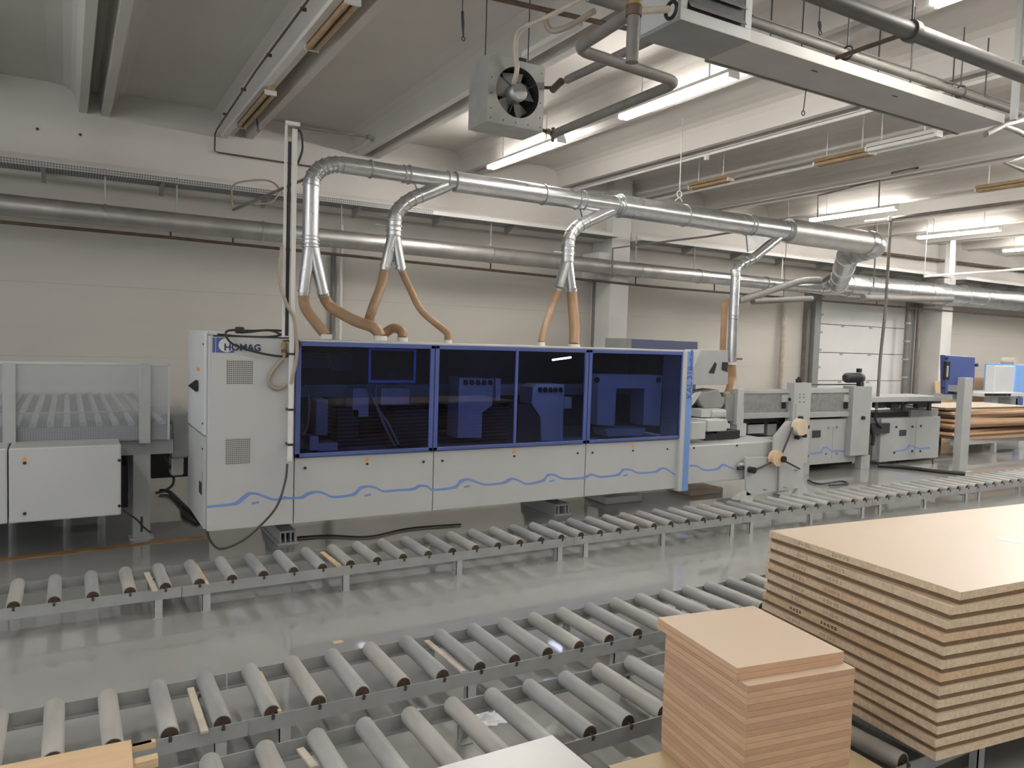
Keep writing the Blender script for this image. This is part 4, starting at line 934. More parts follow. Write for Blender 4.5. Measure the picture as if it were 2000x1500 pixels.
rb_(1708, 806, 1800, 818, R2+.15, .4, 'black', 'belt'); rb_(1780, 800, 1832, 816, R2+.1, .4, 'dgrey_paint', 'roller_box')
rb_(1700, 776, 1838, 783, R2-.1, .6, 'white', 'top_shelf'); rb_(1762, 783, 1838, 788, R2, .4, 'dark', 'shelf_frame')
for x in (1765, 1815): rb_(x, 786, x+4, 802, R2, .05, 'dark', 'shelf_post')
for x in (1715, 1742, 1795): rb_(x, 786, x+16, 797, R2, .12, 'black', 'clamp', .02)
rb_(1700, 828, 1738, 846, R2-.06, .1, 'dark', 'valve_block', .01)
rb_(1456, 822, 1550, 850, RY+.25, .3, 'dark', 'lower_frame'); rb_(1462, 826, 1492, 846, RY+.1, .2, 'grey_paint', 'motor_box'); rb_(1500, 824, 1516, 850, RY+.1, .2, 'dgrey_paint', 'motor_box')
# rod and crank between uprights
b = MB(); b.tube([px(1568, 751, Y=RY), px(1672, 751, Y=RY)], .010, 'dark', 8); b.build('spindle', rf)
b = MB(); q = px(1560, 744, Y=RY); b.cyl(q-Vector((0, 0, .04)), q+Vector((0, 0, .03)), .045, 'black', 12); b.cyl(q+Vector((0, 0, .03)), q+Vector((0, 0, .06)), .02, 'black', 8); b.build('adjuster_knob', rf)
b = MB(); q = px(1571, 751, Y=RY-.02); b.cyl(q-Vector((.05, 0, 0)), q+Vector((.08, 0, 0)), .025, 'black', 10); b.build('coupling', rf)
mo = MB(); q = px(1650, 738, Y=RY); q2 = px(1684, 738, Y=RY); mo.tube([q, q+(q2-q)*.08, q2-(q2-q)*.05, q2], .075, 'dark', 18, rs=[.045, .075, .075, .06]); m_ = mo.build('motor', rf)
b = MB()
for k in range(12): b.ring(q.lerp(q2, .15+k*.06), q2-q, .081, .008, 'dark', 18)
q3 = px(1678, 724, Y=RY); b.box(q3.x-.03, q3.x+.03, RY-.03, RY+.03, q3.z-.03, q3.z+.035, 'black'); b.build('cooling_fins', m_)
q4 = px(1680, 752, Y=RY); MB().box(q4.x-.05, q4.x+.05, RY-.04, RY+.04, q4.z-.03, q4.z+.05, 'dark').build('gearbox', m_, .01)
# dark clutter under and between
MB().box(px(1560, 900, Y=8.1).x, px(1664, 900, Y=8.1).x, 8.1, 8.6, .0, .30, 'black').build('lower_drive', rf)
for i, (l, r) in enumerate((([(1700, 830), (1706, 850), (1704, 870)], .03), ([(1712, 800), (1710, 820), (1722, 835)], .02))):
    cable('power_cable', ['black cable bundle dropping between the uprights and the second grey cabinet', 'dark hose bending onto the second grey cabinet'][i], l, r, Y=RY+.02)
cable('power_cable', 'thick black cable run lying on the floor from the feeder to the blue box post', [(1715, 909), (1760, 912), (1810, 918), (1850, 922), (1885, 925)], .03, z=.03)
cable('power_cable', 'black cable dropping from the second grey cabinet to the floor', [(1733, 898), (1745, 905), (1750, 911)], .03, Y=R2+.1)
cable('power_cable', 'second black cable dropping beside the leg of the far grey cabinet', [(1752, 897), (1757, 905), (1760, 911)], .03, Y=R2+.1)
cable('power_cable', 'thin cable looping down before the pile of offcuts', [(1822, 895), (1822, 905), (1832, 915), (1850, 918)], .012, Y=7.6)
cable('power_cable', 'coil of thin dark cable on the floor behind the reel stand', [(1578, 938), (1600, 945), (1640, 940), (1655, 944), (1620, 948)], .014, z=.02)
# ================================================================== BLUE CONTROL BOX ON POST
BY = 6.95
pt = thing('steel_post', 'square grey steel post standing before the pile of offcuts', 'post', (12.65, 6.88, 0))
xl = px(1878, 850, Y=6.86).x; xr_ = px(1894, 850, Y=6.86).x; zt_ = px(1893, 738, Y=6.86).z
MB().box(xl+.0, xr_, 6.86, 6.98, .012, zt_, 'grey_paint').build('column', pt, .006)
MB().box(xl-.06, xr_+.06, 6.8, 7.04, 0, .012, 'grey_paint').build('base_plate', pt, .002)
bb = thing('control_box', 'tilted dark blue control box with black handle, mounted on the grey post', 'control box', tuple(px(1872, 735, Y=7.1)))
c_ = [px(1846, 693, Y=7.12), px(1905, 697, Y=7.12), px(1904, 745, Y=7.12), px(1900, 770, Y=7.12), px(1847, 769, Y=7.12)]
MB().prism(c_, (0, .09, 0), 'blue').build('housing', bb, .012)
q = px(1846, 724, Y=7.1); b = MB(); b.box(q.x-.03, q.x+.09, 7.07, 7.12, q.z-.15, q.z+.15, 'black'); b.box(q.x-.02, q.x+.03, 7.06, 7.07, q.z-.1, q.z+.08, 'grey_paint'); b.build('handle', bb, .02)
b = MB()
for x, y in ((1850, 699), (1877, 757), (1908, 713), (1843, 757)): q = px(x, y, Y=7.1); b.cyl((q.x, 7.09, q.z), (q.x, 7.12, q.z), .045 if x == 1877 else .03, 'navy', 12)
b.build('knob', bb)
MB().box(xl-.02, xr_+.02, 6.98, 7.13, 1.3, 1.4, 'grey_paint').build('bracket_arm', bb)
q = px(1870, 773, Y=7.1); MB().box(q.x-.25, q.x+.15, 7.05, 7.35, q.z-.06, q.z+.03, 'white').build('tray', bb, .01)
# ================================================================== FAR RIGHT MACHINE
GY_ = 9.3
fm = thing('white_blue_machine', 'white machine with light blue band and black knobs at the right edge', 'machine', (px(1970, 800, Y=GY_).x, GY_, 0))
def gb(x0, y0, x1, y1, m, name, Y=GY_, dep=.6, bev=.02):
    p = px(x0, y0, Y=Y); q = px(x1, y1, Y=Y); return MB().box(p.x, q.x, Y, Y+dep, q.z, p.z, m).build(name, fm, bev)
gb(1945, 714, 1986, 766, 'white2', 'hood', dep=.22); gb(1984, 712, 2002, 770, 'sblue', 'blue_band', Y=GY_-.02, dep=.7); gb(2002, 712, 2060, 890, 'white2', 'housing')
gb(1925, 768, 2002, 774, 'white2', 'work_table', Y=GY_-.3, dep=.9, bev=.01); gb(1950, 774, 1984, 836, 'dgrey_paint', 'pedestal', bev=.01, dep=.25); gb(1938, 776, 1948, 816, 'white2', 'side_cover', dep=.2); gb(1984, 776, 1996, 828, 'blue', 'blue_leg'); gb(1950, 830, 1990, 868, 'dgrey_paint', 'pedestal', bev=.01, dep=.25)
b = MB()
for k in range(8): q = px(1926+k*6.2, 771, Y=GY_-.32); b.cyl((q.x, GY_-.36, q.z), (q.x, GY_-.3, q.z), .03, 'black', 10)
b.build('knob', fm)
q = px(1975, 706, Y=GY_+.2); MB().cyl(q-Vector((0, .1, 0)), q+Vector((0, .2, 0)), .09, 'woodpale', 18).build('rolled_cable', fm)
# offcut pile on its low rack
rk = thing('steel_rack', 'low grey steel rack carrying the pile of offcuts at the right', 'rack', (14.4, 8.1, 0))
p = px(1855, 905, Y=8.0); q = px(2010, 898, Y=8.0)
b = MB(); b.box(p.x+.1, q.x+.6, 8.0, 8.08, .2, .3, 'grey_paint'); b.box(p.x+.1, q.x+.6, 9.1, 9.18, .2, .3, 'grey_paint'); b.build('rack_frame', rk)
for X in (p.x+.3, p.x+1.5, p.x+2.8, q.x+.3):
    for Y_ in (8.0, 9.1): MB().box(X, X+.09, Y_, Y_+.08, 0, .2, 'grey_paint').build('leg', rk)
z = .30; lab = ['lowest', 'second lowest', 'third lowest', 'fourth from the floor', 'fifth from the floor', 'sixth from the floor', 'seventh from the floor', 'eighth from the floor', 'ninth from the floor', 'tenth from the floor', 'eleventh from the floor', 'twelfth from the floor', 'second from the top', 'topmost']
for i in range(14):
    th = .034+random.random()*.014; wx = 3.1-.03*i+random.uniform(-.35, .35); x0_ = p.x-.05+random.uniform(-.05, .45); a = random.uniform(-.07, .07)
    u = Vector((math.cos(a), math.sin(a), 0)); v = Vector((-math.sin(a), math.cos(a), 0))
    y0_ = 7.95+random.uniform(0, .22)
    board('offcut_board', (x0_, y0_), th, u, v, wx, .95+random.uniform(0, .15), z, random.choice(['chip', 'mdf2', 'mdfd', 'mdf2', 'mdf', 'mdfd']), random.choice(['pine', 'tan', 'woodpale']), '%s board in the untidy offcut pile on the low rack' % lab[i].capitalize(), 'boards of the offcut pile')
    z += th+.0008
# leaning boards behind
for i, (l, lb, m) in enumerate((([(1826, 745), (1862, 746), (1858, 850), (1836, 850)], 'narrow brown board leaning on the wall left of the blue control box', 'beech'), ([(1905, 738), (1938, 738), (1950, 850), (1890, 850)], 'wide brown board leaning on the wall right of the blue control box', 'mdf'), ([(1838, 790), (1860, 790), (1866, 850), (1834, 850)], 'short pale board leaning low behind the feeder shelf', 'pine'))):
    P = [px(x, y, Y=10.4-.06*i-(0 if y < 800 else .2)) for x, y in l]; P = [Vector((q.x, q.y, max(q.z, 0) if k < 2 else 0)) for k, q in enumerate(P)]
    tag(MB().prism(P, (0, .03, .01), m).build('leaning_board'), lb, 'board', None)
# white rail / low blue cabinet behind the hood
bc = thing('blue_cabinet', 'flat blue cabinet tops showing behind the right end of the blue hood', 'cabinet', tuple(px(1290, 680, Y=9.)))
for i in range(3):
    p = px(1233+i*43, 662+i*2, Y=9.); q = px(1233+(i+1)*43, 700, Y=9.); MB().box(p.x+.005, q.x-.005, 9., 9.5, .9, p.z, 'gblue').build('door', bc, .004)
p = px(1222, 661, Y=9.); q = px(1233, 700, Y=9.); MB().box(p.x, q.x, 9., 9.5, .0, p.z, 'dgrey_paint').build('frame', bc)
q2 = px(1362, 700, Y=9.); MB().box(p.x, q2.x, 9.02, 9.5, .0, .9, 'dgrey_paint').build('lower_body', bc)
# ================================================================== WALL PIPES
def vpipe(x, y0, y1, w, m, label, Y=10.8, z0=None):
    p = px(x, y0, Y=Y); r = rad(p, w); q = px(x, y1, Y=Y)
    return tag(MB().cyl((p.x, Y, z0 if z0 is not None else q.z), (p.x, Y, p.z), r, m, 12).build('wall_conduit'), label, 'pipe')
vpipe(1533, 590, 770, 10, 'woodpale', 'flat beige duct strip on the wall left of the white door', 10.9, 0)
vpipe(1162, 545, 680, 8, 'greypipe', 'grey vertical pipe left of the white pillar', 10.9, 0)
vpipe(1180, 545, 680, 6, 'greypipe', 'thin grey vertical pipe touching the white pillar', 10.95, 0)
vpipe(651, 500, 655, 9, 'greypipe', 'faint brownish vertical pipe behind the first tan hoses', 10.95, 0)
vpipe(668, 440, 655, 7, 'whiteplastic', 'white vertical pipe on the wall right of the first duct drop', 10.9, 0)
for i, (x, lb) in enumerate(((1775, 'dark ribbed vertical pipe right of the white door'), (1797, 'plain dark pipe with a bent top right of the white door'))):
    p = px(x, 600, Y=10.7); b = MB(); P = bez([px(x-10, 583, Y=10.7)-Vector((.2, 0, 0)), px(x-2, 587, Y=10.7), (p.x, 10.7, p.z-.15)], 6); b.tube(P, .06, 'greypipe', 12); b.cyl(P[-1], (p.x, 10.7, 0), .06, 'greypipe', 12)
    if i == 0:
        for k in range(6): b.ring((p.x, 10.7, .5+k*.42), (0, 0, 1), .075, .04, 'galvd', 12)
    tag(b.build('wall_conduit'), lb, 'pipe')
# brown fume pipe from the wall down to the extension
cab = MB(); P = [px(1601, 547, Y=8.6), px(1560, 550, Y=8.4), px(1480, 576, Y=7.9), px(1440, 588, Y=7.6)]
tag(MB().tube(bez(P, 8), .055, 'greypipe', 12).build('grey_pipe'), 'dull grey pipe sloping from the duct junction behind the fourth drop', 'pipe')
P = [px(1432, 588, Y=7.65), px(1418, 594, Y=7.65), px(1415, 612, Y=7.65), px(1412, 684, Y=7.65)]
tag(MB().tube(bez(P, 8), .045, 'hose', 12).build('brown_pipe'), 'tan upright pipe just left of the fourth duct drop', 'pipe')
h_ = px(1530, 586, Y=9.15); tag(MB().tube([px(1470, 589, Y=9.), px(1585, 583, Y=9.3)], .05, 'greypipe', 12).cyl(h_, (h_.x, h_.y, CZ), .006, 'greypipe', 6).build('grey_pipe'), 'short level grey pipe below the duct junction', 'pipe')
tag(MB().tube([px(1686, 582, Y=9.9), px(1858, 584, Y=9.9)], .07, 'greypipe', 12).build('grey_pipe'), 'grey level pipe tucked under the wide wall duct', 'pipe')
# drop cable and air pipe at 1740/1715
t = thing('air_pipe', 'grey air pipe running in from the right and dropping to the panel feeder', 'pipe', tuple(px(1740, 430, Y=7.9)))
A = px(2010, 395, X=px(1740, 427, Y=7.9).x) if False else None
p = px(1740, 427, Y=7.9); b = MB(); b.tube([px(1690, 432, Y=8.6), p], .02, 'greypipe', 8); b.build('stub', t)
dd = Vector((0, -1, 0)); b = MB(); b.tube([p, p+Vector((0, -2.8, 0))], .03, 'greypipe', 10); b.build('level_run', t)
b = MB(); b.tube([p, Vector((p.x, 7.9, 2.6)), Vector((p.x-.06, 7.9, 1.8)), Vector((p.x-.14, 7.85, 1.2)), Vector((p.x-.16, 7.85, .95))], .026, 'greypipe', 10); b.ring(p, (0, 0, 1), .05, .08, 'greypipe', 10); b.build('drop', t)
tag(MB().cyl(px(1713, 432, Y=8.), px(1706, 560, Y=8.), .012, 'greypipe', 8).build('thin_conduit'), 'thin conduit hanging left of the air pipe drop', 'pipe')
# white pipes right
tag(MB().tube([px(1862, 470, Y=9.2), px(1858, 535, Y=9.2)], .05, 'whiteplastic', 10).build('white_pipe'), 'white vertical pipe stub under the fourth lit lamp', 'pipe')
h_ = px(1805, 540, Y=9.2); tag(MB().tube([h_, px(2020, 524, X=h_.x+3.)], .025, 'whiteplastic', 10).cyl(h_, (h_.x, h_.y, CZ), .008, 'whiteplastic', 6).build('white_pipe'), 'thin white level pipe crossing before the wall duct at the right', 'pipe')
q = px(1700, 492, Y=10.5); q2 = px(1960, 524, Y=10.5)
tag(MB().tube([q, q2, q2+Vector((6, 0, 0))], .035, 'brownpipe', 10).build('brown_pipe'), 'brown pipe on the fascia at the upper right', 'pipe')
# conduit around the left ceiling corner
t = thing('ceiling_conduit', 'thin brown conduit along the second rib pair and down around the fascia corner', 'conduit', (1.7, 10.5, 4.4))
zc = 4.52; cx_ = px(420, 262, Y=10.55).x
b = MB(); cA = Vector((cx_, 10.55, px(420, 262, Y=10.55).z)); b.tube([Vector((cx_-.02, -4, 4.50)), Vector((cx_-.02, 8, 4.50)), cA+Vector((0, -.15, .03)), cA, Vector((cx_, 10.57, px(420, 295, Y=10.57).z)), px(428, 298, Y=10.57), px(560, 318, Y=10.57), px(810, 355, Y=10.57)], .010, 'brownpipe', 8); b.build('conduit', t)
b = MB()
for y in (1.5, 2.7, 3.9, 5.1, 6.3, 7.5, 8.7, 9.8): b.box(cx_-.03, cx_+.02, y-.008, y+.008, 4.488, 4.515, 'brownpipe')
b.build('clip', t)
# ================================================================== LAMPS
def fixture(name, label, X, Y, z, on, length=1.55, group=None, w=.07, parent_trunk=True, m2=None):
    t = thing(name, label, 'lamp', (X, Y, z), group)
    b = MB(); b.prism([(X-.022, Y-length/2, z+.075), (X+.022, Y-length/2, z+.085), (X+.055, Y-length/2, z+.026), (X-.055, Y-length/2, z+.026)], (0, length, 0), 'whiteplastic' if on else (m2 or 'oldplastic')); b.build('housing', t)
    for s in (-1, 1): MB().cyl((X+s*.033, Y-length/2+.03, z), (X+s*.033, Y+length/2-.03, z), .024, 'tube' if on else (m2 or 'oldplastic'), 10).build('tube', t)
    b = MB()
    for s in (-1, 1):
        ye = Y+s*(length/2-.015); b.box(X-.06, X+.06, ye-.012, ye+.012, z-.018, z+.03, 'whiteplastic')
    b.build('lamp_holder', t)
    b = MB()
    for s in (-1, 1): b.cyl((X, Y+s*length*.3, z+.06), (X, Y+s*length*.3, CZ), .008, 'whiteplastic', 6)
    b.build('suspension', t); return t
G = 'lit ceiling lamps'
LZ = 4.28
def lampat(a, b_, label, n='fluorescent_lamp'):
    p = px(*a, Z=LZ); q = px(*b_, Z=LZ); return fixture(n, label, (p.x+q.x)/2, (p.y+q.y)/2, LZ, True, abs(p.y-q.y), G)
lampat((955, 328), (1100, 276), 'lit fluorescent lamp over the middle of the machine, below the fan heater')
lampat((1210, 230), (1440, 149), 'large lit fluorescent lamp nearest the camera, right of the fan heater')
lampat((1590, 432), (1745, 405), 'lit fluorescent lamp above the right end of the suction duct')
lampat((1803, 467), (1945, 446), 'lit fluorescent lamp second from the right edge')
lampat((1968, 492), (2060, 480), 'lit fluorescent lamp cut by the right edge of the frame')
# unseen lamps continuing the rows, with extra ones added to brighten wall and stack
k = 0
for (X, ys) in ((5.1, (2.4, -1.5, -7.)), (8.6, (3.4, 1., -5.)), (12., (5.1, 3., 1.)), (15.3, (6.6, 4.2)), (18.7, (7.2, 5., 1.)), (22.1, (8.6, 5., 1.)), (27., (8.6, 3.)), (32., (8.6, 3.)), (1.7, (-1.2, -8.)), (-1.7, (4.4, .2, -5.))):
    for Y in ys:
        fixture('fluorescent_lamp', 'lit fluorescent lamp added out of view to light the hall', X, Y, LZ, True, 1.6, 'unseen lamps added to light the hall'); k += 1
# unlit fixtures with trunking along the ribs
t = thing('light_trunking', 'white lighting rail along the second rib pair at the upper left', 'trunking', (1.78, 5, 4.4))
xt = px(434, 268, Y=10.6).x; MB().box(xt-.02, xt+.05, -3, 10.6, 4.40, 4.445, 'whiteplastic').build('rail', t)
for i, (a, b_, lb) in enumerate((((530, 178), (470, 245), 'unlit brownish lamp at the wall end of the upper left lighting rail'), ((700, 0), (600, 90), 'unlit brown lamp at the near end of the upper left lighting rail'))):
    p = px(*a, Z=4.36); q = px(*b_, Z=4.36); fixture('unlit_lamp', lb, (p.x+q.x)/2, (p.y+q.y)/2, 4.34, False, abs(p.y-q.y), None, .06)
t = thing('light_trunking', 'white lighting rail along the fifth rib pair, above the hanger cord', 'trunking', (8.6, 5, 4.4))
for i, (a, b_, lb) in enumerate((((1350, 362), (1425, 358), 'unlit yellowed lamp behind the hanger cord near the wall'), ((1606, 322), (1692, 300), 'unlit brown twin lamp below the long rectangular duct'), ((1700, 296), (1830, 262), 'unlit cream lamp right of the brown twin lamp'), ((1925, 377), (2010, 352), 'unlit brown lamp at the right edge below the grey pipe'))):
    p = px(*a, Z=4.2); q = px(*b_, Z=4.2); fixture('unlit_lamp', lb, (p.x+q.x)/2, (p.y+q.y)/2, 4.2, False, max(.8, abs(p.y-q.y)), None, .06, m2='whiteplastic' if i == 2 else None)
MB().box(8.80, 8.815, 0, 10.55, 4.40, 4.43, 'whiteplastic').build('rail', t)
t = thing('light_trunking', 'thin pale rail under the fourth rib pair beside the bright rib', 'trunking', (7.1, 5, 4.4))
MB().box(7.21, 7.224, 0, 10.55, 4.39, 4.42, 'whiteplastic').build('rail', t)
q = px(1367, 304, Z=4.38); MB().cyl((7.23, q.y, 4.34), (7.23, q.y, 4.40), .035, 'whiteplastic', 10).build('junction_box', t)
# ================================================================== FAN HEATER
FX0, FX1, FZ0, FZ1, FY0, FY1 = 2.65, 3.135, 3.495, 3.98, 5.0, 5.3
fh = thing('fan_heater', 'square galvanised fan heater box hanging from the ceiling', 'fan heater', (2.9, 5.1, 3.5))
cx, cz, R = (FX0+FX1)/2+.012, (FZ0+FZ1)/2+.01, .185
b = MB(); N = 40; ci = [(cx+R*math.cos(2*PI*k/N), FY0, cz+R*math.sin(2*PI*k/N)) for k in range(N)]
sq = []
for k in range(N):
    a = 2*PI*k/N; c, s = math.cos(a), math.sin(a); m_ = 1/max(abs(c), abs(s)); sq.append((min(max((FX0+FX1)/2+(FX1-FX0)/2*c*m_, FX0), FX1), FY0, (FZ0+FZ1)/2+(FZ1-FZ0)/2*s*m_))
b.add(ci+sq, [(k, N+k, N+(k+1) % N, (k+1) % N)[::-1] for k in range(N)], 'fanbox')
b.add(ci+[(x, FY0+.12, z) for x, _, z in ci], [(k, (k+1) % N, N+(k+1) % N, N+k) for k in range(N)], 'dark', True)
b.add([(FX0, FY0, FZ0), (FX1, FY0, FZ0), (FX1, FY1, FZ0), (FX0, FY1, FZ0), (FX0, FY0, FZ1), (FX1, FY0, FZ1), (FX1, FY1, FZ1), (FX0, FY1, FZ1)],
      [(0, 3, 2, 1), (4, 5, 6, 7), (1, 2, 6, 5), (2, 3, 7, 6), (3, 0, 4, 7)], 'fanbox'); b.build('casing', fh)
b = MB()
for (x, z) in [(FX0+.03+k*.107, FZ0+.03) for k in range(5)]+[(FX1-.03, FZ0+.1+k*.11) for k in range(4)]+[(FX0+.03, FZ0+.1+k*.11) for k in range(3)]: b.cyl((x, FY0-.003, z), (x, FY0, z), .005, 'dark', 6)
b.build('screw', fh)
b = MB(); b.box(FX0+.05, FX1-.05, FY0+.2, FY0+.22, FZ0+.05, FZ1-.05, 'brownpipe'); b.build('heat_exchanger', fh)
for k in range(5):
    b = MB(); a = k*2*PI/5+.3; c, s = math.cos(a), math.sin(a); P = []
    for rr2, wid_, tw in ((.05, .03, .02), (.11, .06, .028), (.165, .075, .03)):
        ctr = Vector((cx+rr2*c, FY0+.09, cz+rr2*s)); tg_ = Vector((-s, 0, c)); P.append((ctr-tg_*wid_-Vector((0, tw, 0)), ctr+tg_*wid_+Vector((0, tw, 0))))
    vs = [q for pr in P for q in pr]; vs2 = [q+Vector((0, .004, 0)) for q in vs]
    b.add(vs+vs2, [(0, 1, 3, 2), (2, 3, 5, 4), (6, 8, 9, 7), (8, 10, 11, 9), (0, 2, 8, 6), (2, 4, 10, 8), (1, 7, 9, 3), (3, 9, 11, 5), (4, 5, 11, 10)], 'fanbox'); b.build('fan_blade', fh)
b = MB(); b.tube([(cx, FY0-.03, cz), (cx, FY0-.02, cz), (cx, FY0+.12, cz)], .07, 'galvd', 24, rs=[.055, .07, .07]); mt_ = b.build('motor', fh)
b = MB()
for a in (.5, 2.6, 4.3): b.tube([(cx, FY0-.005, cz), (cx+R*math.cos(a), FY0+.003, cz+R*math.sin(a))], .005, 'dark', 6)
b.build('motor_bracket', fh)
b = MB(); b.tube(bez([(cx-.05, FY0-.02, cz+.05), (cx-.06, FY0-.08, cz+.14), (cx-.09, FY0-.1, cz+.28), (cx-.04, FY0-.08, cz+.42), (cx+.1, FY0-.2, cz+.5), (cx+.2, FY0-.5, cz+.55), (cx+.28, FY0-1., cz+.62)], 8), .018, 'woodpale', 10); b.build('supply_conduit', fh)
b = MB()
for (x, y) in ((FX0+.05, FY0+.15), (FX1-.08, FY0+.12)): b.cyl((x, y, FZ1), (x, y, 4.74), .005, 'dark', 6)
b.obox((FX0+.34, FY0+.1, FZ1+.03), (.03, 0, 0), (0, .02, 0), (0, 0, .03), 'black'); b.build('suspension', fh)
# heater pipes
def ppipe(name, label, P, r, m='greypipe', cat='pipe', extra=None):
    t = thing(name, label, cat, tuple(P[0])); MB().tube(fil(P, r*3), r, m, 14).build('pipe', t)
    return t
Zp = 3.52
A = px(1080, 262, Z=Zp); B_ = px(1325, 161, Z=Zp); C_ = px(1125, 96, Z=Zp); D_ = px(1238, 22, Z=Zp)
B2 = Vector((A.x+.0, B_.y, Zp)); 
t = ppipe('heating_pipe', 'grey insulated pipe running from the fan heater valve, turning back to the riser', [A, B_, C_, D_], .032)
b = MB(); b.tube([Vector((FX1-.02, FY0+.02, Zp)), A], .014, 'brownpipe', 8); b.ring(A.lerp(Vector((FX1, FY0, Zp)), .5), (1, 0, 0), .022, .03, 'copper', 8); b.box(A.x-.01, A.x+.01, A.y-.01, A.y+.01, A.z-.06, A.z+.05, 'brownpipe'); b.build('valve', t)
zq = px(1068, 175, Y=5.1).z; Zs = zq
A = Vector((FX1, 5.1, Zs)); 
P = [px(1108, 156, Z=Zs), px(1245, 92, Z=Zs), px(1330, 50, Z=Zs)]
t = ppipe('heating_pipe', 'grey pipe from the side of the fan heater up to the ventilation unit', [P[0], P[2]], .030)
b = MB(); b.tube([A, px(1082, 172, Z=Zs), P[0]], .013, 'brownpipe', 8); q = px(1090, 168, Z=Zs).lerp(P[0], .4); b.tube([px(1080, 175, Z=Zs), P[0].lerp(A, .2)], .028, 'brownpipe', 10); b.build('valve', t)
V0 = D_; zlo = zat(V0.x, V0.y, 122)
t = thing('riser_pipe', 'vertical grey riser pipe with brass fitting before the ventilation unit', 'pipe', (V0.x, V0.y, zlo))
MB().cyl((V0.x, V0.y, zlo), (V0.x, V0.y, CZ), .032, 'greypipe', 14).build('pipe', t)
MB().ring((V0.x, V0.y, Zp), (0, 0, 1), .040, .05, 'brownpipe', 12).ring((V0.x, V0.y, Zp+.03), (0, 0, 1), .037, .02, 'copper', 12).build('fitting', t)
b = MB(); e = px(1305, 18, Y=V0.y); b.tube([V0, e], .018, 'woodpale', 10); b.build('side_stub', t)
b = MB(); b.torus(e+Vector((.02, 0, 0)), (1, 0, 0), .04, .01, 'black'); b.build('handwheel', t)
p0 = px(1130, 0, Z=4.1); p1 = px(1235, 18, Z=4.1)
tag(MB().tube([px(1150, -10, Z=3.7), px(1228, 14, Z=3.7)], .035, 'greypipe', 12).build('heating_pipe'), 'short thick grey pipe entering from the top edge to the riser', 'pipe')
t = ppipe('brown_pipe', 'thin brown pipe slung under the ceiling behind the fan heater', [px(960, -5, Z=4.3), px(1320, 78, Z=4.3)], .018, 'brownpipe')
b = MB(); q = px(1072, 25, Z=4.3); b.tube(bez([q, px(1068, 48, Z=4.2), px(1080, 60, Z=4.15), px(1110, 52, Z=4.15), px(1160, 22, Z=4.15)], 6), .022, 'beige', 10); b.build('branch', t)
q0 = px(1025, 107, Z=4.3); q1 = px(1132, 47, Z=4.3)
tag(MB().obox((q0+q1)/2, (q1-q0)/2, (.028, 0, 0), (0, 0, .02), 'whiteplastic').build('cable_trunking'), 'short white trunking running up from the fan heater', 'trunking')
# ventilation unit and long rectangular duct
UZ = 3.8; UX0, UX1, UY0, UY1 = 3.085, 3.665, 3.46, 3.83
vu = thing('ventilation_unit', 'grey box ventilation unit with a louvred window at the top edge', 'ventilation unit', (3.4, 3.6, UZ))
MB().box(UX0, UX1, UY0, UY1, UZ, 4.42, 'dgrey_paint').build('casing', vu, .005)
b = MB(); b.box(UX0, UX1, UY0-.006, UY0, UZ, UZ+.07, 'white'); b.box(UX0, UX0+.05, UY0-.006, UY0, UZ+.07, 4.42, 'white'); b.box(UX1-.055, UX1, UY0-.006, UY0, UZ+.07, 4.42, 'white'); b.build('front_frame', vu, .002)
b = MB(); b.box(UX0+.05, UX1-.055, UY0-.002, UY0-.001, UZ+.07, 4.42, 'dark')
b.build('window_back', vu)
for k in range(6): z = UZ+.10+k*.09; MB().obox(((UX0+UX1)/2, UY0-.012, z), ((UX1-UX0)/2-.06, 0, 0), (0, .014, .02), (0, .001, -.001), 'greypipe').build('louvre', vu)
b = MB(); b.box(UX0-.004, UX0, UY0+.02, UY1-.02, UZ+.02, 4.4, 'white'); b.build('side_panel', vu)
vd = thing('rectangular_duct', 'long flat pale duct under the ceiling running right from the ventilation unit', 'duct', (5, 3.6, UZ))
b = MB(); b.box(UX1, 6.62, UY0, UY1, UZ, UZ+.075, 'ductpaint'); b.build('duct_body', vd, .003)
b = MB(); b.box(UX1, 6.62, UY1, UY1+.02, UZ-.008, UZ+.03, 'greypipe')
b.build('rear_flange', vd)
b = MB()
for X in (4.4, 5.3): b.obox((X, UY0+.1, UZ-.002), (.03, 0, 0), (0, .004, 0), (0, 0, .002), 'dark')
b.build('rivet', vd)
b = MB()
for X in (4.2, 5.4, 6.4):
    for Y_ in (UY0+.05, UY1-.05): b.cyl((X, Y_, UZ+.09), (X, Y_, RB), .006, 'dark', 6)
b.build('suspension', vd)
rp = rad(px(1600, 90, Y=3.3), 13)
q = px(1480, 47, Y=UY0+.2); zz_ = UZ+.19
t = thing('grey_pipe', 'blue-grey pipe with ring clamps lying along the top of the flat duct', 'pipe', (5, 3.6, zz_))
pz = px(1650, 100, Y=3.5).z; P = [px(1470, 45, Y=3.5), px(1985, 218, Y=3.5)]; zm = (P[0].z+P[1].z)/2
MB().tube([(P[0].x-.1, 3.5, zm), (P[1].x+.05, 3.5, zm)], .028, 'greypipe', 14).build('pipe', t)
b = MB()
for x, y in ((1655, 100), (1876, 178)): X = px(x, y, Y=3.5).x; b.torus((X, 3.5, zm+.01), (1, 0, 0), .045, .007, 'dark', 20); b.cyl((X, 3.5, zm+.05), (X, 3.5, 4.45), .005, 'dark', 6)
b.build('ring_clamp', t)
tag(MB().tube([px(1470, 30, Y=3.62), px(1985, 205, Y=3.62)], .007, 'greypipe', 8).build('thin_conduit'), 'very thin conduit just above the blue-grey pipe', 'conduit')
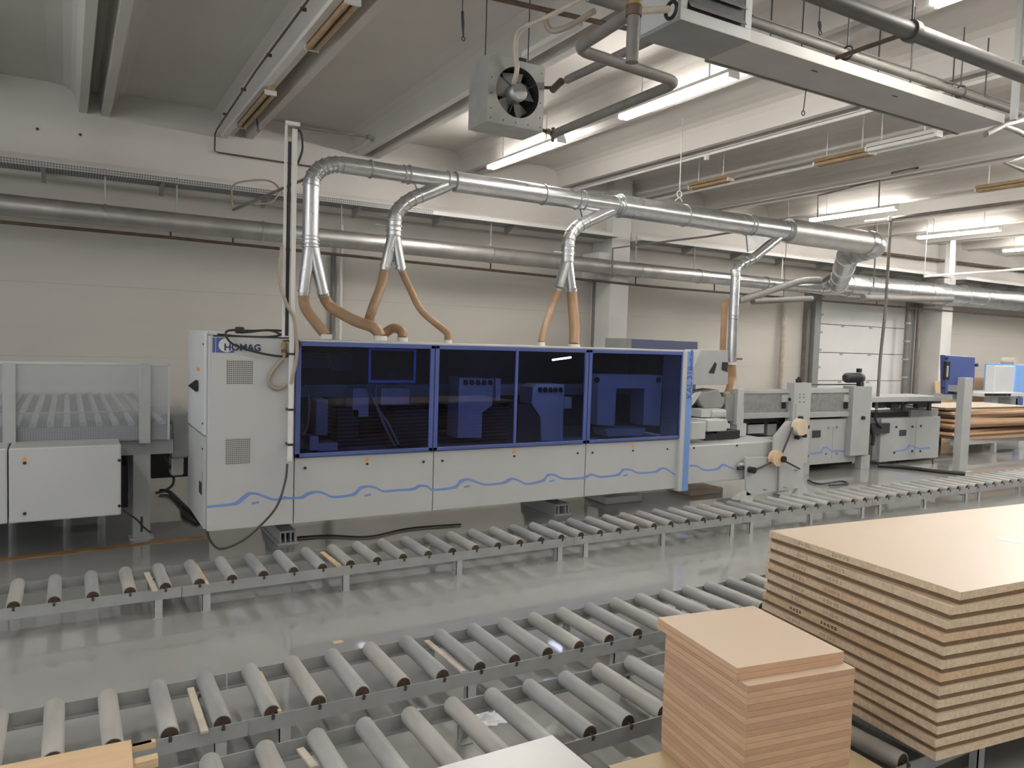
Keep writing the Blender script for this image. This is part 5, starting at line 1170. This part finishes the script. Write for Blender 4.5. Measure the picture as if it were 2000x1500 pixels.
# thick dark pipe top right
P = [px(1600, -10, Y=2.75), px(2010, 152, Y=2.75)]; zm = (P[0].z+P[1].z)/2
t = thing('dark_pipe', 'thick dark insulated pipe crossing the upper right corner', 'pipe', (P[0].x, 2.75, zm))
MB().tube([(P[0].x-.4, 2.75, zm), (P[1].x+.6, 2.75, zm)], rad(px(1800, 70, Y=2.75), 32), 'darkpipe', 20).build('pipe', t)
q = px(1765, 60, Y=2.8); MB().tube([Vector((q.x, 2.75, zm)), Vector((q.x-.0, 3.25, zm-.0))], .014, 'brownpipe', 10).build('bracket_arm', t)
b = MB(); b.ring((q.x, 2.75, zm), (1, 0, 0), .062, .05, 'darkpipe', 20); b.cyl((q.x, 2.75, zm), (q.x, 2.75, CZ), .006, 'dark', 6); b.build('clamp', t)
q = px(1990, 150, Y=3.2); tag(MB().box(q.x-.015, q.x+.03, 3.2, 3.24, px(1990, 235, Y=3.2).z, CZ, 'dgrey_paint').build('support_post'), 'grey steel support post at the right edge under the thick dark pipe', 'post')
# pipes at the right end of the flat duct
for i, (pts, m, r, lb) in enumerate((([(1925, 262), (1960, 244), (2010, 228)], 'greypipe', .03, 'dark pipe meeting the end of the flat duct at the right edge'), ([(1960, 246), (1985, 255), (2010, 268)], 'greypipe', .025, 'dark pipe bending down at the end of the flat duct'), ([(1742, 338), (1832, 320), (1900, 307), (2010, 288)], 'brownpipe', .016, 'thin brown pipe with pale fitting under the flat duct end'), ([(2010, 305), (1962, 318), (2010, 337)], 'greypipe', .022, 'pointed bend of grey pipe at the right edge'), ([(1400, 445), (1420, 440)], 'greypipe', .01, 'x'))):
    if lb == 'x': continue
    tag(MB().tube([px(x, y, Y=4.2 if i != 2 else 6.5) for x, y in pts], r, m, 12).build('pipe_end'), lb, 'pipe')
t = thing('hook_wire', 'dark wire with a small ring hanging from the flat duct', 'hook', tuple(px(1570, 215, Y=3.9)))
q = px(1574, 180, Y=3.83); q = Vector((q.x, q.y, UZ+.001)); q2 = px(1569, 216, Y=3.83); MB().cyl(q, q2, .004, 'dark', 6).build('wire', t); MB().torus(q2-Vector((0, 0, .018)), (0, 1, 0), .016, .004, 'dark', 16).build('ring', t)
# rectangle of conduit around the third lamp, thin pipes by the pillar
b = MB(); b.tube([px(1597, 425, Y=8.4), px(1598, 382, Y=8.4), px(1718, 352, Y=7.2), px(1716, 405, Y=7.2)], .012, 'greypipe', 8)
tag(b.build('thin_conduit'), 'thin conduit frame dropping to both ends of the third lit lamp', 'conduit')
b = MB(); b.tube([px(1195, 542, Y=10.2), px(1197, 485, Y=10.2), px(1250, 478, Y=10.), px(1380, 462, Y=9.), px(1440, 452, Y=8.)], .016, 'greypipe', 8)
tag(b.build('thin_conduit'), 'dark thin pipe rising beside the pillar and running behind the main duct', 'pipe')
b = MB(); b.tube([px(455, 410, Y=9.9), px(590, 352, Y=8.6), px(640, 330, Y=8.2)], .018, 'greypipe', 8)
tag(b.build('thin_conduit'), 'sloping dark rod behind the cable pole', 'rod')
b = MB(); b.tube(bez([px(455, 412, Y=9.9), px(452, 380, Y=9.95), px(462, 358, Y=10.), px(520, 352, Y=10.), px(545, 370, Y=9.9), px(530, 395, Y=9.9), px(497, 398, Y=9.9)], 6), .012, 'beige', 8)
tag(b.build('air_hose'), 'beige hose draped over the cable tray left of the cable pole', 'hose')
for i, (x, y) in enumerate(((1595, 18), (1610, 290), (1875, 295))):
    pass
# small hooks and wires under the ceiling
for i, (x, y, y2, Yh, lb) in enumerate(((903, 22, 72, 5.6, 'dark wire end hanging from the ceiling left of the fan heater'), (502, 232, 252, 9.4, 'short dark hook under the rib beside the unlit wall lamp'), (1600, 42, 60, 3.9, 'small double hook under the ceiling above the flat duct'), (1868, 285, 300, 7., 'small dark hook under the ceiling right of the cream lamp'))):
    p = px(x, y, Y=Yh); q = px(x+2, y2, Y=Yh); b = MB(); b.cyl((p.x, Yh, CZ), p, .004, 'dark', 6); b.tube([p, p.lerp(q, .5), q], .01, 'dark', 8, rs=[.012, .014, .006]); b.torus(q-Vector((0, 0, .015)), (0, 1, 0), .015, .004, 'dark', 12)
    tag(b.build('ceiling_hook'), lb, 'hook')
# crumpled film and crumbs on the floor
def crumple(name, label, cat, c, r, m):
    bm = MB(); N = 9; vs = []
    for i in range(N):
        for j in range(N):
            u = i/(N-1)-.5; v = j/(N-1)-.5; vs.append((c[0]+u*r*2+random.uniform(-.1, .1)*r, c[1]+v*r*1.3+random.uniform(-.1, .1)*r, c[2]+max(.002, random.uniform(.0, .5)*r*(1-2*max(abs(u), abs(v))))))
    bm.add(vs, [(i*N+j, (i+1)*N+j, (i+1)*N+j+1, i*N+j+1) for i in range(N-1) for j in range(N-1)], m); o = bm.build(name)
    md = o.modifiers.new('thick', 'SOLIDIFY'); md.thickness = .001; return tag(o, label, cat)
q = px(945, 1408, Z=.0); crumple('plastic_film', 'crumpled white plastic film on the floor under the near conveyor', 'film', q, .10, 'glare_film')
q = px(660, 1254, Z=.0); crumple('wood_crumb', 'tiny pale wood crumbs on the floor before the middle conveyor', 'debris', q, .03, 'pine')
# bolts in the fascia
for x, y, lb in ((157, 263, 'dark bolt hole on the fascia below the first rib pair'), (73, 252, 'small bolt on the fascia at the far left')):
    q = px(x, y, Y=FY-.004); tag(MB().cyl((q.x, FY-.012, q.z), (q.x, FY, q.z), .016, 'dark', 10).build('wall_bolt'), lb, 'bolt')
# ================================================================== world / view
W = D.worlds.new('world'); C.scene.world = W; W.use_nodes = True
W.node_tree.nodes['Background'].inputs[0].default_value = (.02, .02, .022, 1); W.node_tree.nodes['Background'].inputs[1].default_value = .3
vs = C.scene.view_settings; vs.view_transform = 'Standard'; vs.look = 'None'; vs.gamma = 1; vs.use_curve_mapping = False; vs.exposure = 0.73
